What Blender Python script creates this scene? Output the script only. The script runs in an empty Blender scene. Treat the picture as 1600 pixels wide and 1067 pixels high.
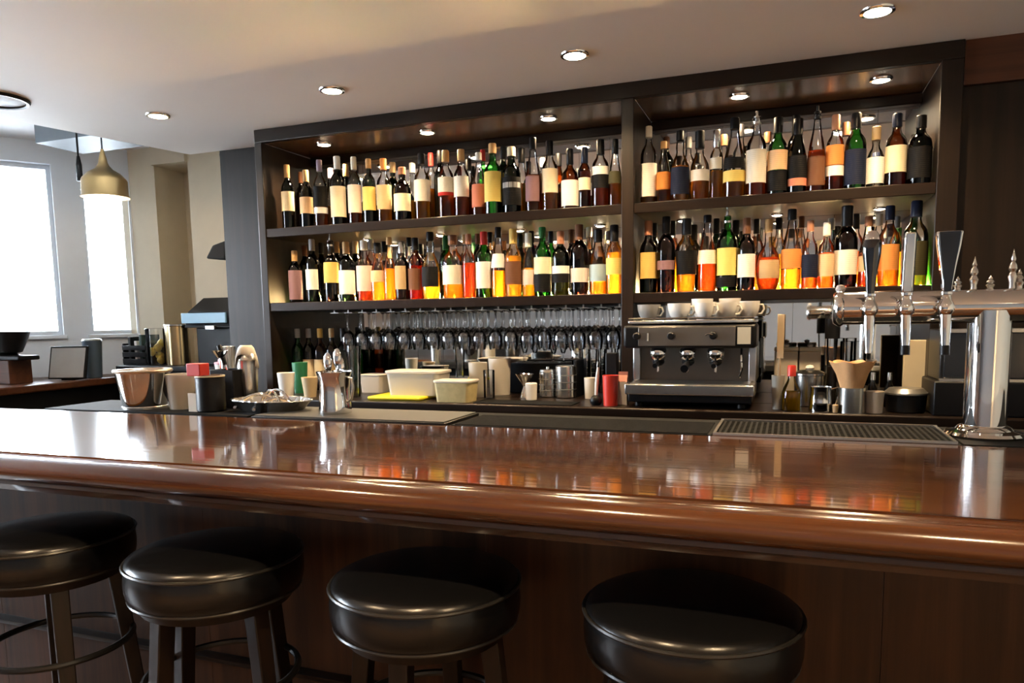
import bpy, bmesh, math, random
from mathutils import Vector, Matrix
random.seed(7)
PI = math.pi
S = bpy.context.scene
COL = S.collection

# ------------------------------------------------------------------ camera
F, YAW, PITCH, ROLL, CX, CY, HC = 1150., math.radians(20.56), math.radians(6.31), math.radians(-.9), 800., 627., 1.42
fw = Vector((-math.sin(YAW)*math.cos(PITCH), math.cos(YAW)*math.cos(PITCH), -math.sin(PITCH)))
_r = Vector((math.cos(YAW), math.sin(YAW), 0)); _u = _r.cross(fw)
rt = _r*math.cos(ROLL)+_u*math.sin(ROLL); up = -_r*math.sin(ROLL)+_u*math.cos(ROLL)
EYE = Vector((0, 0, HC))
cd = bpy.data.cameras.new('camera'); cam = bpy.data.objects.new('camera', cd); COL.objects.link(cam)
cam.matrix_world = Matrix(((rt.x, up.x, -fw.x, 0), (rt.y, up.y, -fw.y, 0), (rt.z, up.z, -fw.z, HC), (0, 0, 0, 1)))
cd.sensor_width = 36; cd.lens = F/1600*36; cd.shift_y = (CY-533.5)/1600; cd.clip_start = .02; cd.clip_end = 200
S.camera = cam

# survey helpers: where a sight line meets a known height / depth of the room
def _ray(x, y): return fw+rt*((x-CX)/F)-up*((y-CY)/F)
def atz(x, y, z): d = _ray(x, y); return EYE+d*((z-HC)/d.z)
def aty(x, y, Y): d = _ray(x, y); return EYE+d*(Y/d.y)
def mpp(P): return (Vector(P)-EYE).dot(fw)/F          # metres per pixel at a point

# ------------------------------------------------------------------ light
S.view_settings.view_transform = 'Standard'; S.view_settings.look = 'None'
S.view_settings.exposure = 1.25; S.view_settings.gamma = 1.0; S.view_settings.use_curve_mapping = False
W = bpy.data.worlds.new('sky'); S.world = W; W.use_nodes = True
bg = W.node_tree.nodes['Background']; bg.inputs[0].default_value = (.80, .90, 1.0, 1); bg.inputs[1].default_value = 20.0
try:
    S.cycles.max_bounces = 14; S.cycles.transparent_max_bounces = 40; S.cycles.transmission_bounces = 12
    S.cycles.glossy_bounces = 6; S.cycles.diffuse_bounces = 4; S.cycles.caustics_reflective = False
    S.cycles.caustics_refractive = False; S.cycles.sample_clamp_indirect = 6
except Exception: pass
WARM = (1.0, .71, .40); P_LED = 18
P_CEIL, P_SOFF, P_PUCK, P_ROOM = 46, 34, 12, 380

# ------------------------------------------------------------------ materials
MATS = {}
def nt(name):
    m = bpy.data.materials.new(name); m.use_nodes = True; t = m.node_tree
    return m, t, t.nodes['Principled BSDF']
def setc(s, v): s.default_value = v if len(v) == 4 else (*v, 1)
def mat(name, c=(.5, .5, .5), rough=.5, metal=0, var=.10, scale=12, bump=0, bscale=60, coat=0, trans=0, spec=.5, emit=None, es=0, stretch=None):
    if name in MATS: return MATS[name]
    m, t, b = nt(name)
    tc = t.nodes.new('ShaderNodeTexCoord'); src = tc.outputs['Object']
    if stretch:
        mp = t.nodes.new('ShaderNodeMapping'); mp.inputs['Scale'].default_value = stretch
        t.links.new(src, mp.inputs[0]); src = mp.outputs[0]
    n = t.nodes.new('ShaderNodeTexNoise'); n.inputs['Scale'].default_value = scale; n.inputs['Detail'].default_value = 3
    t.links.new(src, n.inputs['Vector'])
    mx = t.nodes.new('ShaderNodeMix'); mx.data_type = 'RGBA'
    setc(mx.inputs[6], [max(0, x*(1-var)) for x in c]); setc(mx.inputs[7], [min(1, x*(1+var)) for x in c])
    t.links.new(n.outputs['Fac'], mx.inputs[0]); t.links.new(mx.outputs[2], b.inputs['Base Color'])
    b.inputs['Roughness'].default_value = rough; b.inputs['Metallic'].default_value = metal
    b.inputs['Coat Weight'].default_value = coat; b.inputs['Coat Roughness'].default_value = .06
    b.inputs['Transmission Weight'].default_value = trans; b.inputs['Specular IOR Level'].default_value = spec
    if emit: setc(b.inputs['Emission Color'], emit); b.inputs['Emission Strength'].default_value = es
    if bump:
        n2 = t.nodes.new('ShaderNodeTexNoise'); n2.inputs['Scale'].default_value = bscale; n2.inputs['Detail'].default_value = 4
        t.links.new(src, n2.inputs['Vector'])
        bp = t.nodes.new('ShaderNodeBump'); bp.inputs['Strength'].default_value = bump; bp.inputs['Distance'].default_value = .01
        t.links.new(n2.outputs['Fac'], bp.inputs['Height']); t.links.new(bp.outputs[0], b.inputs['Normal'])
    MATS[name] = m; return m
def wood(name, c1, c2, axis='X', scale=3, rough=.3, spec=.3, coat=0, croug=.08, bump=.03, grain=1.0, ripple=0):
    if name in MATS: return MATS[name]
    m, t, b = nt(name)
    tc = t.nodes.new('ShaderNodeTexCoord'); mp = t.nodes.new('ShaderNodeMapping')
    long, short = .35*scale, 9*scale
    mp.inputs['Scale'].default_value = {'X': (long, short, short), 'Z': (short, short, long), 'Y': (short, long, short)}[axis]
    t.links.new(tc.outputs['Object'], mp.inputs[0])
    n = t.nodes.new('ShaderNodeTexNoise'); n.inputs['Scale'].default_value = 1.0; n.inputs['Detail'].default_value = 6; n.inputs['Roughness'].default_value = .65; n.inputs['Distortion'].default_value = .6*grain
    t.links.new(mp.outputs[0], n.inputs['Vector'])
    big = t.nodes.new('ShaderNodeTexNoise'); big.inputs['Scale'].default_value = 1.7; t.links.new(tc.outputs['Object'], big.inputs['Vector'])
    cr = t.nodes.new('ShaderNodeValToRGB'); e = cr.color_ramp.elements
    e[0].position = .32; e[0].color = (*c1, 1); e[1].position = .68; e[1].color = (*c2, 1)
    ad = t.nodes.new('ShaderNodeMath'); ad.operation = 'MULTIPLY_ADD'; ad.inputs[1].default_value = .35
    t.links.new(big.outputs['Fac'], ad.inputs[0])
    sb = t.nodes.new('ShaderNodeMath'); sb.operation = 'SUBTRACT'; sb.inputs[1].default_value = .175
    t.links.new(n.outputs['Fac'], ad.inputs[2]); t.links.new(ad.outputs[0], sb.inputs[0]); t.links.new(sb.outputs[0], cr.inputs[0])
    t.links.new(cr.outputs[0], b.inputs['Base Color'])
    b.inputs['Roughness'].default_value = rough; b.inputs['Specular IOR Level'].default_value = spec; b.inputs['Coat Weight'].default_value = coat; b.inputs['Coat Roughness'].default_value = croug
    bp = t.nodes.new('ShaderNodeBump'); bp.inputs['Strength'].default_value = bump; bp.inputs['Distance'].default_value = .004
    t.links.new(n.outputs['Fac'], bp.inputs['Height']); t.links.new(bp.outputs[0], b.inputs['Normal'])
    if ripple:
        mp2 = t.nodes.new('ShaderNodeMapping'); mp2.inputs['Scale'].default_value = (2.2, 42, 20)
        t.links.new(tc.outputs['Object'], mp2.inputs[0])
        rn = t.nodes.new('ShaderNodeTexNoise'); rn.inputs['Scale'].default_value = 1.0; rn.inputs['Detail'].default_value = 3
        t.links.new(mp2.outputs[0], rn.inputs['Vector'])
        b2 = t.nodes.new('ShaderNodeBump'); b2.inputs['Strength'].default_value = ripple; b2.inputs['Distance'].default_value = .002
        t.links.new(rn.outputs['Fac'], b2.inputs['Height'])
        t.links.new(b2.outputs[0], b.inputs['Normal']); t.links.new(b2.outputs[0], b.inputs['Coat Normal'])
    MATS[name] = m; return m
def glass(name, tint=(1, 1, 1), dens=.25, refl=1.0, ior=1.5, edge=.55):
    """single-wall glass: fresnel reflection over tinted see-through, longer path (more tint) towards the silhouette"""
    if name in MATS: return MATS[name]
    m, t, b = nt(name); t.nodes.remove(b); out = t.nodes['Material Output']
    tr = t.nodes.new('ShaderNodeBsdfTransparent'); gl = t.nodes.new('ShaderNodeBsdfGlossy'); gl.inputs['Roughness'].default_value = .03
    fr = t.nodes.new('ShaderNodeFresnel'); fr.inputs['IOR'].default_value = ior
    lw = t.nodes.new('ShaderNodeLayerWeight'); lw.inputs[0].default_value = .35
    n = t.nodes.new('ShaderNodeTexNoise'); n.inputs['Scale'].default_value = 25
    bp = t.nodes.new('ShaderNodeBump'); bp.inputs['Strength'].default_value = .04; t.links.new(n.outputs['Fac'], bp.inputs['Height'])
    t.links.new(bp.outputs[0], gl.inputs['Normal'])
    mx = t.nodes.new('ShaderNodeMix'); mx.data_type = 'RGBA'
    setc(mx.inputs[6], [1-(1-x)*dens for x in tint] if dens < 1 else tint); setc(mx.inputs[7], [x*edge for x in tint])
    t.links.new(lw.outputs['Facing'], mx.inputs[0]); t.links.new(mx.outputs[2], tr.inputs[0])
    ms = t.nodes.new('ShaderNodeMixShader'); mu = t.nodes.new('ShaderNodeMath'); mu.operation = 'MULTIPLY'; mu.inputs[1].default_value = refl
    t.links.new(fr.outputs[0], mu.inputs[0]); t.links.new(mu.outputs[0], ms.inputs[0]); t.links.new(tr.outputs[0], ms.inputs[1]); t.links.new(gl.outputs[0], ms.inputs[2])
    t.links.new(ms.outputs[0], out.inputs[0]); MATS[name] = m; return m
def liquid(name, c, body=.45):
    """coloured spirit: refraction + tinted straight transmission + a little scattering"""
    if name in MATS: return MATS[name]
    m, t, b = nt(name); t.nodes.remove(b); out = t.nodes['Material Output']
    tr = t.nodes.new('ShaderNodeBsdfTransparent'); setc(tr.inputs[0], c)
    rf = t.nodes.new('ShaderNodeBsdfRefraction'); setc(rf.inputs[0], c); rf.inputs['IOR'].default_value = 1.33; rf.inputs['Roughness'].default_value = .06
    tl = t.nodes.new('ShaderNodeBsdfTranslucent'); setc(tl.inputs[0], c)
    n = t.nodes.new('ShaderNodeTexNoise'); n.inputs['Scale'].default_value = 30; rmp = t.nodes.new('ShaderNodeMath'); rmp.operation = 'MULTIPLY'; rmp.inputs[1].default_value = .12
    t.links.new(n.outputs['Fac'], rmp.inputs[0]); t.links.new(rmp.outputs[0], rf.inputs['Roughness'])
    a = t.nodes.new('ShaderNodeMixShader'); a.inputs[0].default_value = .5
    t.links.new(tr.outputs[0], a.inputs[1]); t.links.new(rf.outputs[0], a.inputs[2])
    z = t.nodes.new('ShaderNodeMixShader'); z.inputs[0].default_value = body
    t.links.new(a.outputs[0], z.inputs[1]); t.links.new(tl.outputs[0], z.inputs[2])
    t.links.new(z.outputs[0], out.inputs[0]); MATS[name] = m; return m
def label_mat(name, c, ink=(.08, .05, .04), amt=.45):
    """paper label with faint lines of print"""
    if name in MATS: return MATS[name]
    m, t, b = nt(name)
    tc = t.nodes.new('ShaderNodeTexCoord'); sx = t.nodes.new('ShaderNodeSeparateXYZ'); t.links.new(tc.outputs['Object'], sx.inputs[0])
    w = t.nodes.new('ShaderNodeTexWave'); w.bands_direction = 'Z'; w.inputs['Scale'].default_value = 40; w.inputs['Distortion'].default_value = .3
    n = t.nodes.new('ShaderNodeTexNoise'); n.inputs['Scale'].default_value = 70; mp = t.nodes.new('ShaderNodeMapping'); mp.inputs['Scale'].default_value = (1, 1, .35)
    t.links.new(tc.outputs['Object'], w.inputs['Vector']); t.links.new(tc.outputs['Object'], mp.inputs[0]); t.links.new(mp.outputs[0], n.inputs['Vector'])
    g = t.nodes.new('ShaderNodeMath'); g.operation = 'MULTIPLY'; t.links.new(w.outputs['Fac'], g.inputs[0]); t.links.new(n.outputs['Fac'], g.inputs[1])
    cr = t.nodes.new('ShaderNodeValToRGB'); cr.color_ramp.elements[0].position = .36; cr.color_ramp.elements[0].color = (0, 0, 0, 1); cr.color_ramp.elements[1].position = .55; cr.color_ramp.elements[1].color = (amt, amt, amt, 1)
    t.links.new(g.outputs[0], cr.inputs[0])
    mx = t.nodes.new('ShaderNodeMix'); mx.data_type = 'RGBA'; setc(mx.inputs[6], c); setc(mx.inputs[7], ink)
    t.links.new(cr.outputs[0], mx.inputs[0]); t.links.new(mx.outputs[2], b.inputs['Base Color']); b.inputs['Roughness'].default_value = .65; b.inputs['Specular IOR Level'].default_value = .12
    MATS[name] = m; return m
def emis(name, c, s):
    if name in MATS: return MATS[name]
    m, t, b = nt(name); t.nodes.remove(b); e = t.nodes.new('ShaderNodeEmission'); setc(e.inputs[0], c); e.inputs[1].default_value = s
    t.links.new(e.outputs[0], t.nodes['Material Output'].inputs[0]); MATS[name] = m; return m

M_CEIL = mat('ceiling_plaster', (.88, .84, .78), .55, bump=.12, bscale=2.2, var=.03, scale=2, spec=.35)
M_WALLC = mat('cream_wall_paint', (.62, .53, .38), .6, bump=.05, var=.05)
M_WALLG = mat('pale_grey_wall_paint', (.74, .75, .75), .55, bump=.05, var=.05)
M_WALLB = mat('blue_grey_wall_paint', (.30, .35, .39), .55, bump=.05, var=.05)
M_WHITE = mat('white_window_paint', (.72, .78, .84), .4, var=.03)
M_BAYC = mat('bay_ceiling_paint', (.75, .75, .75), .6, var=.03)
M_FLOOR = wood('floor_oak', (.09, .05, .03), (.18, .11, .065), 'X', 2, .4)
M_DARKW = wood('dark_stained_wood_vertical', (.0055, .0032, .002), (.018, .0098, .0055), 'Z', 2.2, .38, bump=.08)
M_DARKH = wood('dark_stained_wood_horizontal', (.006, .0033, .002), (.015, .008, .0047), 'X', 2.2, .34, bump=.08)
M_SOFF = wood('varnished_soffit_wood', (.09, .042, .014), (.20, .095, .034), 'X', 2.2, .26, coat=.5, croug=.15)
M_PANEL = wood('bar_front_veneer', (.018, .0085, .0042), (.080, .034, .0145), 'Z', 1.6, .42, bump=.1)
M_BAR = wood('polished_mahogany', (.028, .0075, .0016), (.135, .045, .0095), 'X', 2.0, .17, coat=1.0, croug=.05, bump=.0, ripple=.10)
M_NOSE = wood('mahogany_nosing', (.028, .0075, .0016), (.115, .036, .008), 'X', 2.0, .2, coat=1.0, croug=.10, bump=.0, ripple=.12)
M_RED = wood('reddish_wood', (.05, .018, .009), (.10, .036, .017), 'X', 2, .35)
M_STEEL = mat('brushed_steel', (.62, .61, .59), .24, 1, var=.06, stretch=(1, 1, 12), bump=.02)
M_CHROME = mat('chrome', (.80, .80, .80), .06, 1, var=.02)
M_TSTEEL = mat('dull_steel', (.42, .41, .39), .34, 1, var=.08)
M_BLACK = mat('black_plastic', (.005, .005, .006), .4, var=.1, spec=.25)
M_RUBBER = mat('black_rubber', (.009, .009, .009), .75, var=.15, bump=.1, bscale=200, spec=.08)
M_LEATH = mat('black_leather', (.004, .004, .0045), .25, var=.2, scale=8, bump=.30, bscale=7, spec=.40)
M_PIPE = mat('leather_piping', (.015, .014, .013), .3, var=.1)
M_LEG = wood('stool_leg_wood', (.006, .004, .003), (.018, .010, .0065), 'Z', 3, .35)
M_BLKM = mat('dark_metal', (.05, .05, .05), .35, .9)
M_BRASS = mat('aged_brass', (.42, .29, .13), .3, 1, var=.1)
M_MIRR = mat('mirror_glass', (.90, .90, .87), .03, 1, var=.05, scale=3)
M_LENS = emis('lamp_lens', (1, .86, .62), 14)
M_LED = emis('led_strip_light', (1, .66, .26), 60)
M_CERAM = mat('white_ceramic', (.78, .75, .70), .25, var=.03)
M_FROST = mat('frosted_plastic', (.62, .57, .48), .45, trans=.35, var=.05)
G_CLEAR = glass('clear_glass', (.96, .97, .96), .4, edge=.80)
G_STEM = glass('stemware_glass', (.95, .97, .99), .5, 1.8, edge=.85)
G_PANE = glass('window_pane_glass', (.98, .99, 1), .3, .8)

# ------------------------------------------------------------------ mesh building
class MB:
    def __init__(s): s.v = []; s.f = []
    def add(s, v, f):
        o = len(s.v); s.v += [tuple(p) for p in v]; s.f += [tuple(i+o for i in q) for q in f]; return s
    def box(s, x0, x1, y0, y1, z0, z1):
        return s.add([(x0, y0, z0), (x1, y0, z0), (x1, y1, z0), (x0, y1, z0), (x0, y0, z1), (x1, y0, z1), (x1, y1, z1), (x0, y1, z1)],
                     [(0, 3, 2, 1), (4, 5, 6, 7), (0, 1, 5, 4), (1, 2, 6, 5), (2, 3, 7, 6), (3, 0, 4, 7)])
    def quadbox(s, lo, hi):      # two matching loops of points (bottom / top), capped
        n = len(lo); f = [tuple(range(n))[::-1], tuple(range(n, 2*n))]+[(i, (i+1) % n, n+(i+1) % n, n+i) for i in range(n)]
        return s.add(list(lo)+list(hi), f)
    def prism(s, pts, a, b, axis='X'):
        def P(p, t): return (t, p[0], p[1]) if axis == 'X' else ((p[0], t, p[1]) if axis == 'Y' else (p[0], p[1], t))
        return s.quadbox([P(p, a) for p in pts], [P(p, b) for p in pts])
    def lathe(s, prof, n=20, c=(0, 0, 0), sx=1, sy=1, a0=0, a1=2*PI, cap=True):
        full = abs(a1-a0-2*PI) < 1e-6; m = n if full else n+1; v = []; f = []
        for (r, z) in prof:
            for k in range(m):
                a = a0+(a1-a0)*k/n; v.append((c[0]+r*sx*math.cos(a), c[1]+r*sy*math.sin(a), c[2]+z))
        for i in range(len(prof)-1):
            for k in range(n):
                k2 = (k+1) % m; f.append((i*m+k, i*m+k2, (i+1)*m+k2, (i+1)*m+k))
        if full and cap:
            if prof[0][0] > 1e-5: f.append(tuple(range(m))[::-1])
            if prof[-1][0] > 1e-5: f.append(tuple((len(prof)-1)*m+k for k in range(m)))
        return s.add(v, f)
    def tube(s, pts, r, n=8, closed=False):
        pts = [Vector(p) for p in pts]; N = len(pts); v = []; f = []; ref = None
        for i, p in enumerate(pts):
            if closed: d = pts[(i+1) % N]-pts[i-1]
            else: d = pts[min(i+1, N-1)]-pts[max(i-1, 0)]
            d.normalize()
            if ref is None: ref = Vector((0, 0, 1)) if abs(d.z) < .9 else Vector((1, 0, 0))
            u = d.cross(ref).normalized(); w = u.cross(d); ref = w
            rr = r[i] if isinstance(r, (list, tuple)) else r
            for k in range(n): a = 2*PI*k/n; v.append(p+u*(rr*math.cos(a))+w*(rr*math.sin(a)))
        for i in range(N if closed else N-1):
            j = (i+1) % N
            for k in range(n): f.append((i*n+k, i*n+(k+1) % n, j*n+(k+1) % n, j*n+k))
        if not closed: f.append(tuple(range(n))[::-1]); f.append(tuple((N-1)*n+k for k in range(n)))
        return s.add(v, f)
def link(name, mb, m, parent=None, loc=(0, 0, 0), rz=0, smooth=35, bevel=0, label=None, kind=None):
    me = bpy.data.meshes.new(name); me.from_pydata([tuple(p) for p in mb.v], [], mb.f)
    bm = bmesh.new(); bm.from_mesh(me); bmesh.ops.remove_doubles(bm, verts=bm.verts, dist=1e-6); bmesh.ops.recalc_face_normals(bm, faces=bm.faces); bm.to_mesh(me); bm.free()
    if smooth:
        me.shade_smooth()
        try: me.set_sharp_from_angle(angle=math.radians(smooth))
        except Exception: pass
    me.materials.append(m)
    o = bpy.data.objects.new(name, me); COL.objects.link(o); o.location = loc; o.rotation_euler = (0, 0, rz)
    if parent: o.parent = parent
    if bevel:
        b = o.modifiers.new('bevel', 'BEVEL'); b.width = bevel; b.segments = 2; b.limit_method = 'ANGLE'; b.angle_limit = math.radians(40)
    if label: o['label'] = label
    if kind: o['kind'] = kind
    return o
def tag(o, label, cat, group=None):
    o['label'] = label; o['category'] = cat
    if group: o['group'] = group
    return o
def thing(name, label, cat, loc=(0, 0, 0), rz=0, group=None):
    o = bpy.data.objects.new(name, None); COL.objects.link(o); o.location = loc; o.rotation_euler = (0, 0, rz); o.empty_display_size = .05
    return tag(o, label, cat, group)
def struct(name, mb, m, parent=None, **k):
    o = link(name, mb, m, parent, **k)
    if not parent: o['kind'] = 'structure'
    return o
def B(*a): return MB().box(*a)
ORD = ['first', 'second', 'third', 'fourth', 'fifth', 'sixth', 'seventh', 'eighth', 'ninth', 'tenth', 'eleventh', 'twelfth', 'thirteenth', 'fourteenth', 'fifteenth', 'sixteenth', 'seventeenth', 'eighteenth', 'nineteenth', 'twentieth', 'twenty-first', 'twenty-second', 'twenty-third', 'twenty-fourth', 'twenty-fifth', 'twenty-sixth']

# ------------------------------------------------------------------ levels
ZC, ZS = 2.438, 2.370             # ceiling, soffit of the back bar
SH1, SH2, ZBC = 1.9235, 1.531, 1.05   # shelf tops, back counter
ZB = 1.10                         # bar top
YF, YM = 3.30, 3.77               # front and mirror plane of the back bar
XL, XM0, XM1, XR = -2.625, -.705, -.650, .521
YN, YW, YLEDGE = 1.311, 2.03, 2.40   # bar: groove line, back of wood, back of work ledge

# ------------------------------------------------------------------ the setting
struct('floor', B(-7.2, 2.4, -3.7, 5.0, -.1, 0), M_FLOOR)
struct('ground', B(-40, 20, -40, 40, -.4, -.25), mat('pavement', (.4, .4, .4), .8, bump=.1))
# main ceiling: a slab with an angled left edge
ex = lambda y: -3.63+.2424*(y-2.62)
struct('ceiling', MB().prism([(ex(-3.6), -3.6), (2.3, -3.6), (2.3, 3.60), (ex(3.60), 3.60)], ZC, ZC+.34, 'Z'), M_CEIL, smooth=0)
struct('ceiling_bay', B(-7.2, -2.9, -3.7, 5.0, 2.78, 2.9), M_BAYC)
struct('wall_right', B(2.2, 2.35, -3.6, 3.95, 0, 2.9), M_WALLC)
# back wall, recessed behind the shelves; wood panels either side
wb = struct('wall_back', B(-3.17, 2.35, 3.80, 3.95, 0, 2.9), M_DARKW)
struct('panel', B(-3.17, -2.672, 3.60, 3.80, 0, ZC), M_DARKW, wb)
struct('panel', B(.60, 2.2, 3.335, 3.80, 0, ZC-.165), M_DARKW, wb)
struct('header_board', B(.60, 2.2, 3.315, 3.80, ZC-.163, ZC), M_RED, wb)
struct('wall_passage', B(-3.17, -3.05, 3.95, 4.9, 0, 2.9), M_WALLC)
wf = struct('wall_far', B(-4.95, -4.60, 4.50, 4.85, 0, 2.9), M_WALLC)
struct('pier', B(-4.27, -3.17, 4.50, 4.85, 0, 2.9), M_WALLC, wf)
struct('alcove_back', B(-4.60, -4.27, 4.80, 4.85, 0, 2.9), M_WALLC, wf)
struct('alcove_head', B(-4.60, -4.27, 4.47, 4.80, 2.64, 2.9), M_WALLC, wf)

def window_wall(name, A, D, L, wins, z1=2.9, th=.18, m=M_WALLG, n0=1):
    """wall from A along unit D, inside face on the line; wins = (t0,t1,z0,z1,mullions)"""
    ang = math.atan2(D[1], D[0])
    e = thing_struct(name, A, ang); t = 0
    def seg(a, b, z0, z, nm='wall_section'): struct(nm, B(a, b, 0, th, z0, z), m, e, smooth=0)
    for i, (a, b, z0, z, mu) in enumerate(wins):
        if a > t: seg(t, a, 0, z1)
        seg(a, b, 0, z0); seg(a, b, z, z1); t = b
        w = thing_struct('window_%d' % (n0+i), A, ang)
        fr = .03
        fm = MB().box(a, b, .07, .13, z0, z0+fr).box(a, b, .07, .13, z-fr, z).box(a, a+fr, .07, .13, z0+fr, z-fr).box(b-fr, b, .07, .13, z0+fr, z-fr)
        link('window_frame', fm, M_WHITE, w, smooth=0)
        xs = [a+fr]+[a+fr+(b-a-2*fr)*k/(mu+1) for k in range(1, mu+1)]+[b-fr]
        for k in range(1, mu+1): link('mullion', B(xs[k]-.02, xs[k]+.02, .075, .125, z0+fr, z-fr), M_WHITE, w, smooth=0)
        for k in range(mu+1): link('pane', B(xs[k], xs[k+1], .098, .102, z0+fr, z-fr), G_PANE, w, smooth=0)
        link('window_sill', B(a-.02, b+.02, -.03, .07, z0-.03, z0), M_WHITE, w, bevel=.006)
        # daylight sampling aid in the opening (a portal gives off no light of its own)
        la = bpy.data.lights.new('window_portal', 'AREA'); la.shape = 'RECTANGLE'; la.size = b-a; la.size_y = z-z0
        lo = bpy.data.objects.new('window_portal', la); COL.objects.link(lo); lo.parent = w; lo.location = ((a+b)/2, .16, (z0+z)/2)
        lo.rotation_euler = (-PI/2, 0, 0)
        try: la.cycles.is_portal = True
        except Exception: pass
    if t < L: seg(t, L, 0, z1)
    return e
def thing_struct(name, A, ang):
    o = bpy.data.objects.new(name, None); COL.objects.link(o); o.location = (A[0], A[1], 0); o.rotation_euler = (0, 0, ang); o['kind'] = 'structure'; o.empty_display_size = .05
    return o
# bay: oblique window wall, then the street wall; both seen from inside with local +y pointing out
bd = Vector((.56, .83)).normalized(); Bp = Vector((-4.86, 4.5)); Lb = 2.6; Pp = Bp-bd*Lb
window_wall('wall_bay', (Pp.x, Pp.y), (bd.x, bd.y), Lb, [(.45, 2.08, 1.36, 2.62, 0), (2.26, 2.585, 1.36, 2.46, 0)], n0=1, m=M_WHITE)
window_wall('wall_left', (Pp.x, -3.6), (0, 1), Pp.y+3.6, [(3.4, 5.7, .8, 2.6, 1)], n0=3)  # unseen street wall; its window is added to bring in daylight
window_wall('wall_front', (2.35, -3.5), (-1, 0), 9.0, [], n0=5, m=M_WALLB)
struct('trim_1', B(-4.57, -3.75, 3.52, 3.86, 2.60, 2.78), mat('bulkhead_grey', (.16, .19, .22), .5))

# ------------------------------------------------------------------ downlights
def spot(parent, loc, power, size=2.2, col=WARM, rad=.03, blend=.9):
    l = bpy.data.lights.new('lamp_light', 'SPOT'); l.energy = power; l.color = col; l.spot_size = size; l.spot_blend = blend; l.shadow_soft_size = rad
    o = bpy.data.objects.new('lamp_light', l); COL.objects.link(o); o.parent = parent; o.location = loc; return o
def downlight(name, x, y, z, R, label, group, power, size=2.2):
    t = thing(name, label, 'downlight', (x, y, z), 0, group)
    link('trim_ring', MB().lathe([(R*.72, -.001), (R*.74, -.007), (R*.95, -.006), (R, -.0005), (R, 0), (R*.72, 0)], 28, cap=False), M_CHROME, t)
    link('lens', MB().lathe([(0, -.011), (R*.45, -.010), (R*.73, -.0045), (R*.73, 0), (0, 0)], 24), M_LENS, t)
    spot(t, (0, 0, -.02), power, size)
    return t
for i, x in enumerate((-2.90, -1.905, -.80, .257)):
    downlight('ceiling_downlight', x, 2.885, ZC, .058, 'round recessed ceiling downlight, %s from the left in row before shelves' % ORD[i], 'ceiling downlights', P_CEIL, 2.5)
for i, x in enumerate((-2.9, -1.4, .1, 1.5)):
    downlight('ceiling_downlight', x, -1.9, ZC, .058, 'added unseen ceiling downlight over the seating area behind the stools, %s from the left' % ORD[i], 'ceiling downlights', P_ROOM, 1.6)  # unseen lamps added behind the camera as ambient fill
for i, x in enumerate((-1.75, -.6, .55)):
    downlight('ceiling_downlight', x, .55, ZC, .058, 'recessed ceiling downlight above the bar stools, %s from the left' % ORD[i], 'ceiling downlights', 44, 2.3)
for i, x in enumerate((-2.345, -1.73, -1.089, -.222, .33)):
    downlight('soffit_downlight', x, 3.455, ZS, .045, 'small round downlight in wooden soffit, %s from the left' % ORD[i], 'soffit downlights', P_SOFF, 2.6)
for i, x in enumerate((-2.2, -1.75, -1.30, -.88, -.48, -.06, .36)):
    downlight('shelf_puck_light', x, 3.62, SH1-.045, .03, 'small puck light beneath the upper bottle shelf, %s from the left' % ORD[i], 'puck lights under upper shelf', P_PUCK, 2.7)

# ------------------------------------------------------------------ back bar
bb = thing('back_bar_cabinet', 'dark wooden back bar with mirrored shelves along the wall', 'cabinet', (0, 0, 0))
link('side_post', B(XL-.045, XL, YF-.005, 3.795, ZBC, ZC-.068), M_DARKW, bb, bevel=.003)
link('divider_post', B(XM0, XM1, YF-.005, 3.765, ZBC, ZC-.068), M_DARKW, bb, bevel=.003)
link('side_post', B(XR, XR+.075, YF-.005, 3.795, ZBC, ZC-.068), M_DARKW, bb, bevel=.003)
link('fascia', B(XL-.045, XR+.075, YF-.005, YF+.03, ZS, ZC-.001), M_DARKH, bb, bevel=.003)
for a, b in ((XL, XM0), (XM1, XR)):
    link('soffit', B(a, b, YF+.03, YM-.02, ZS, ZS+.02), M_SOFF, bb)
    link('mirror_rail', B(a, b, YM-.05, YM, ZS-.045, ZS), M_DARKH, bb, bevel=.004)
    for z in (SH1, SH2): link('shelf', B(a, b, YF, YM-.002, z-.045, z), M_DARKH, bb, bevel=.003)
    n = 12 if b == XM0 else 7
    for k in range(n):      # mirror is set in narrow panels
        p0, p1 = a+(b-a)*k/n, a+(b-a)*(k+1)/n
        for z0, z1 in ((SH1, ZS-.045), (SH2, SH1-.045), (ZBC+.001, SH2-.045)):
            link('mirror_panel', B(p0+.0008, p1-.0008, YM, YM+.008, z0, z1), M_MIRR, bb, smooth=0)
link('led_strip', B(XL+.15, XM0-.02, YM-.012, YM-.001, SH2+.0005, SH2+.010), M_LED, bb, smooth=0)
link('led_strip', B(XM1+.12, XR-.02, YM-.012, YM-.001, SH2+.0005, SH2+.010), M_LED, bb, smooth=0)

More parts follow.
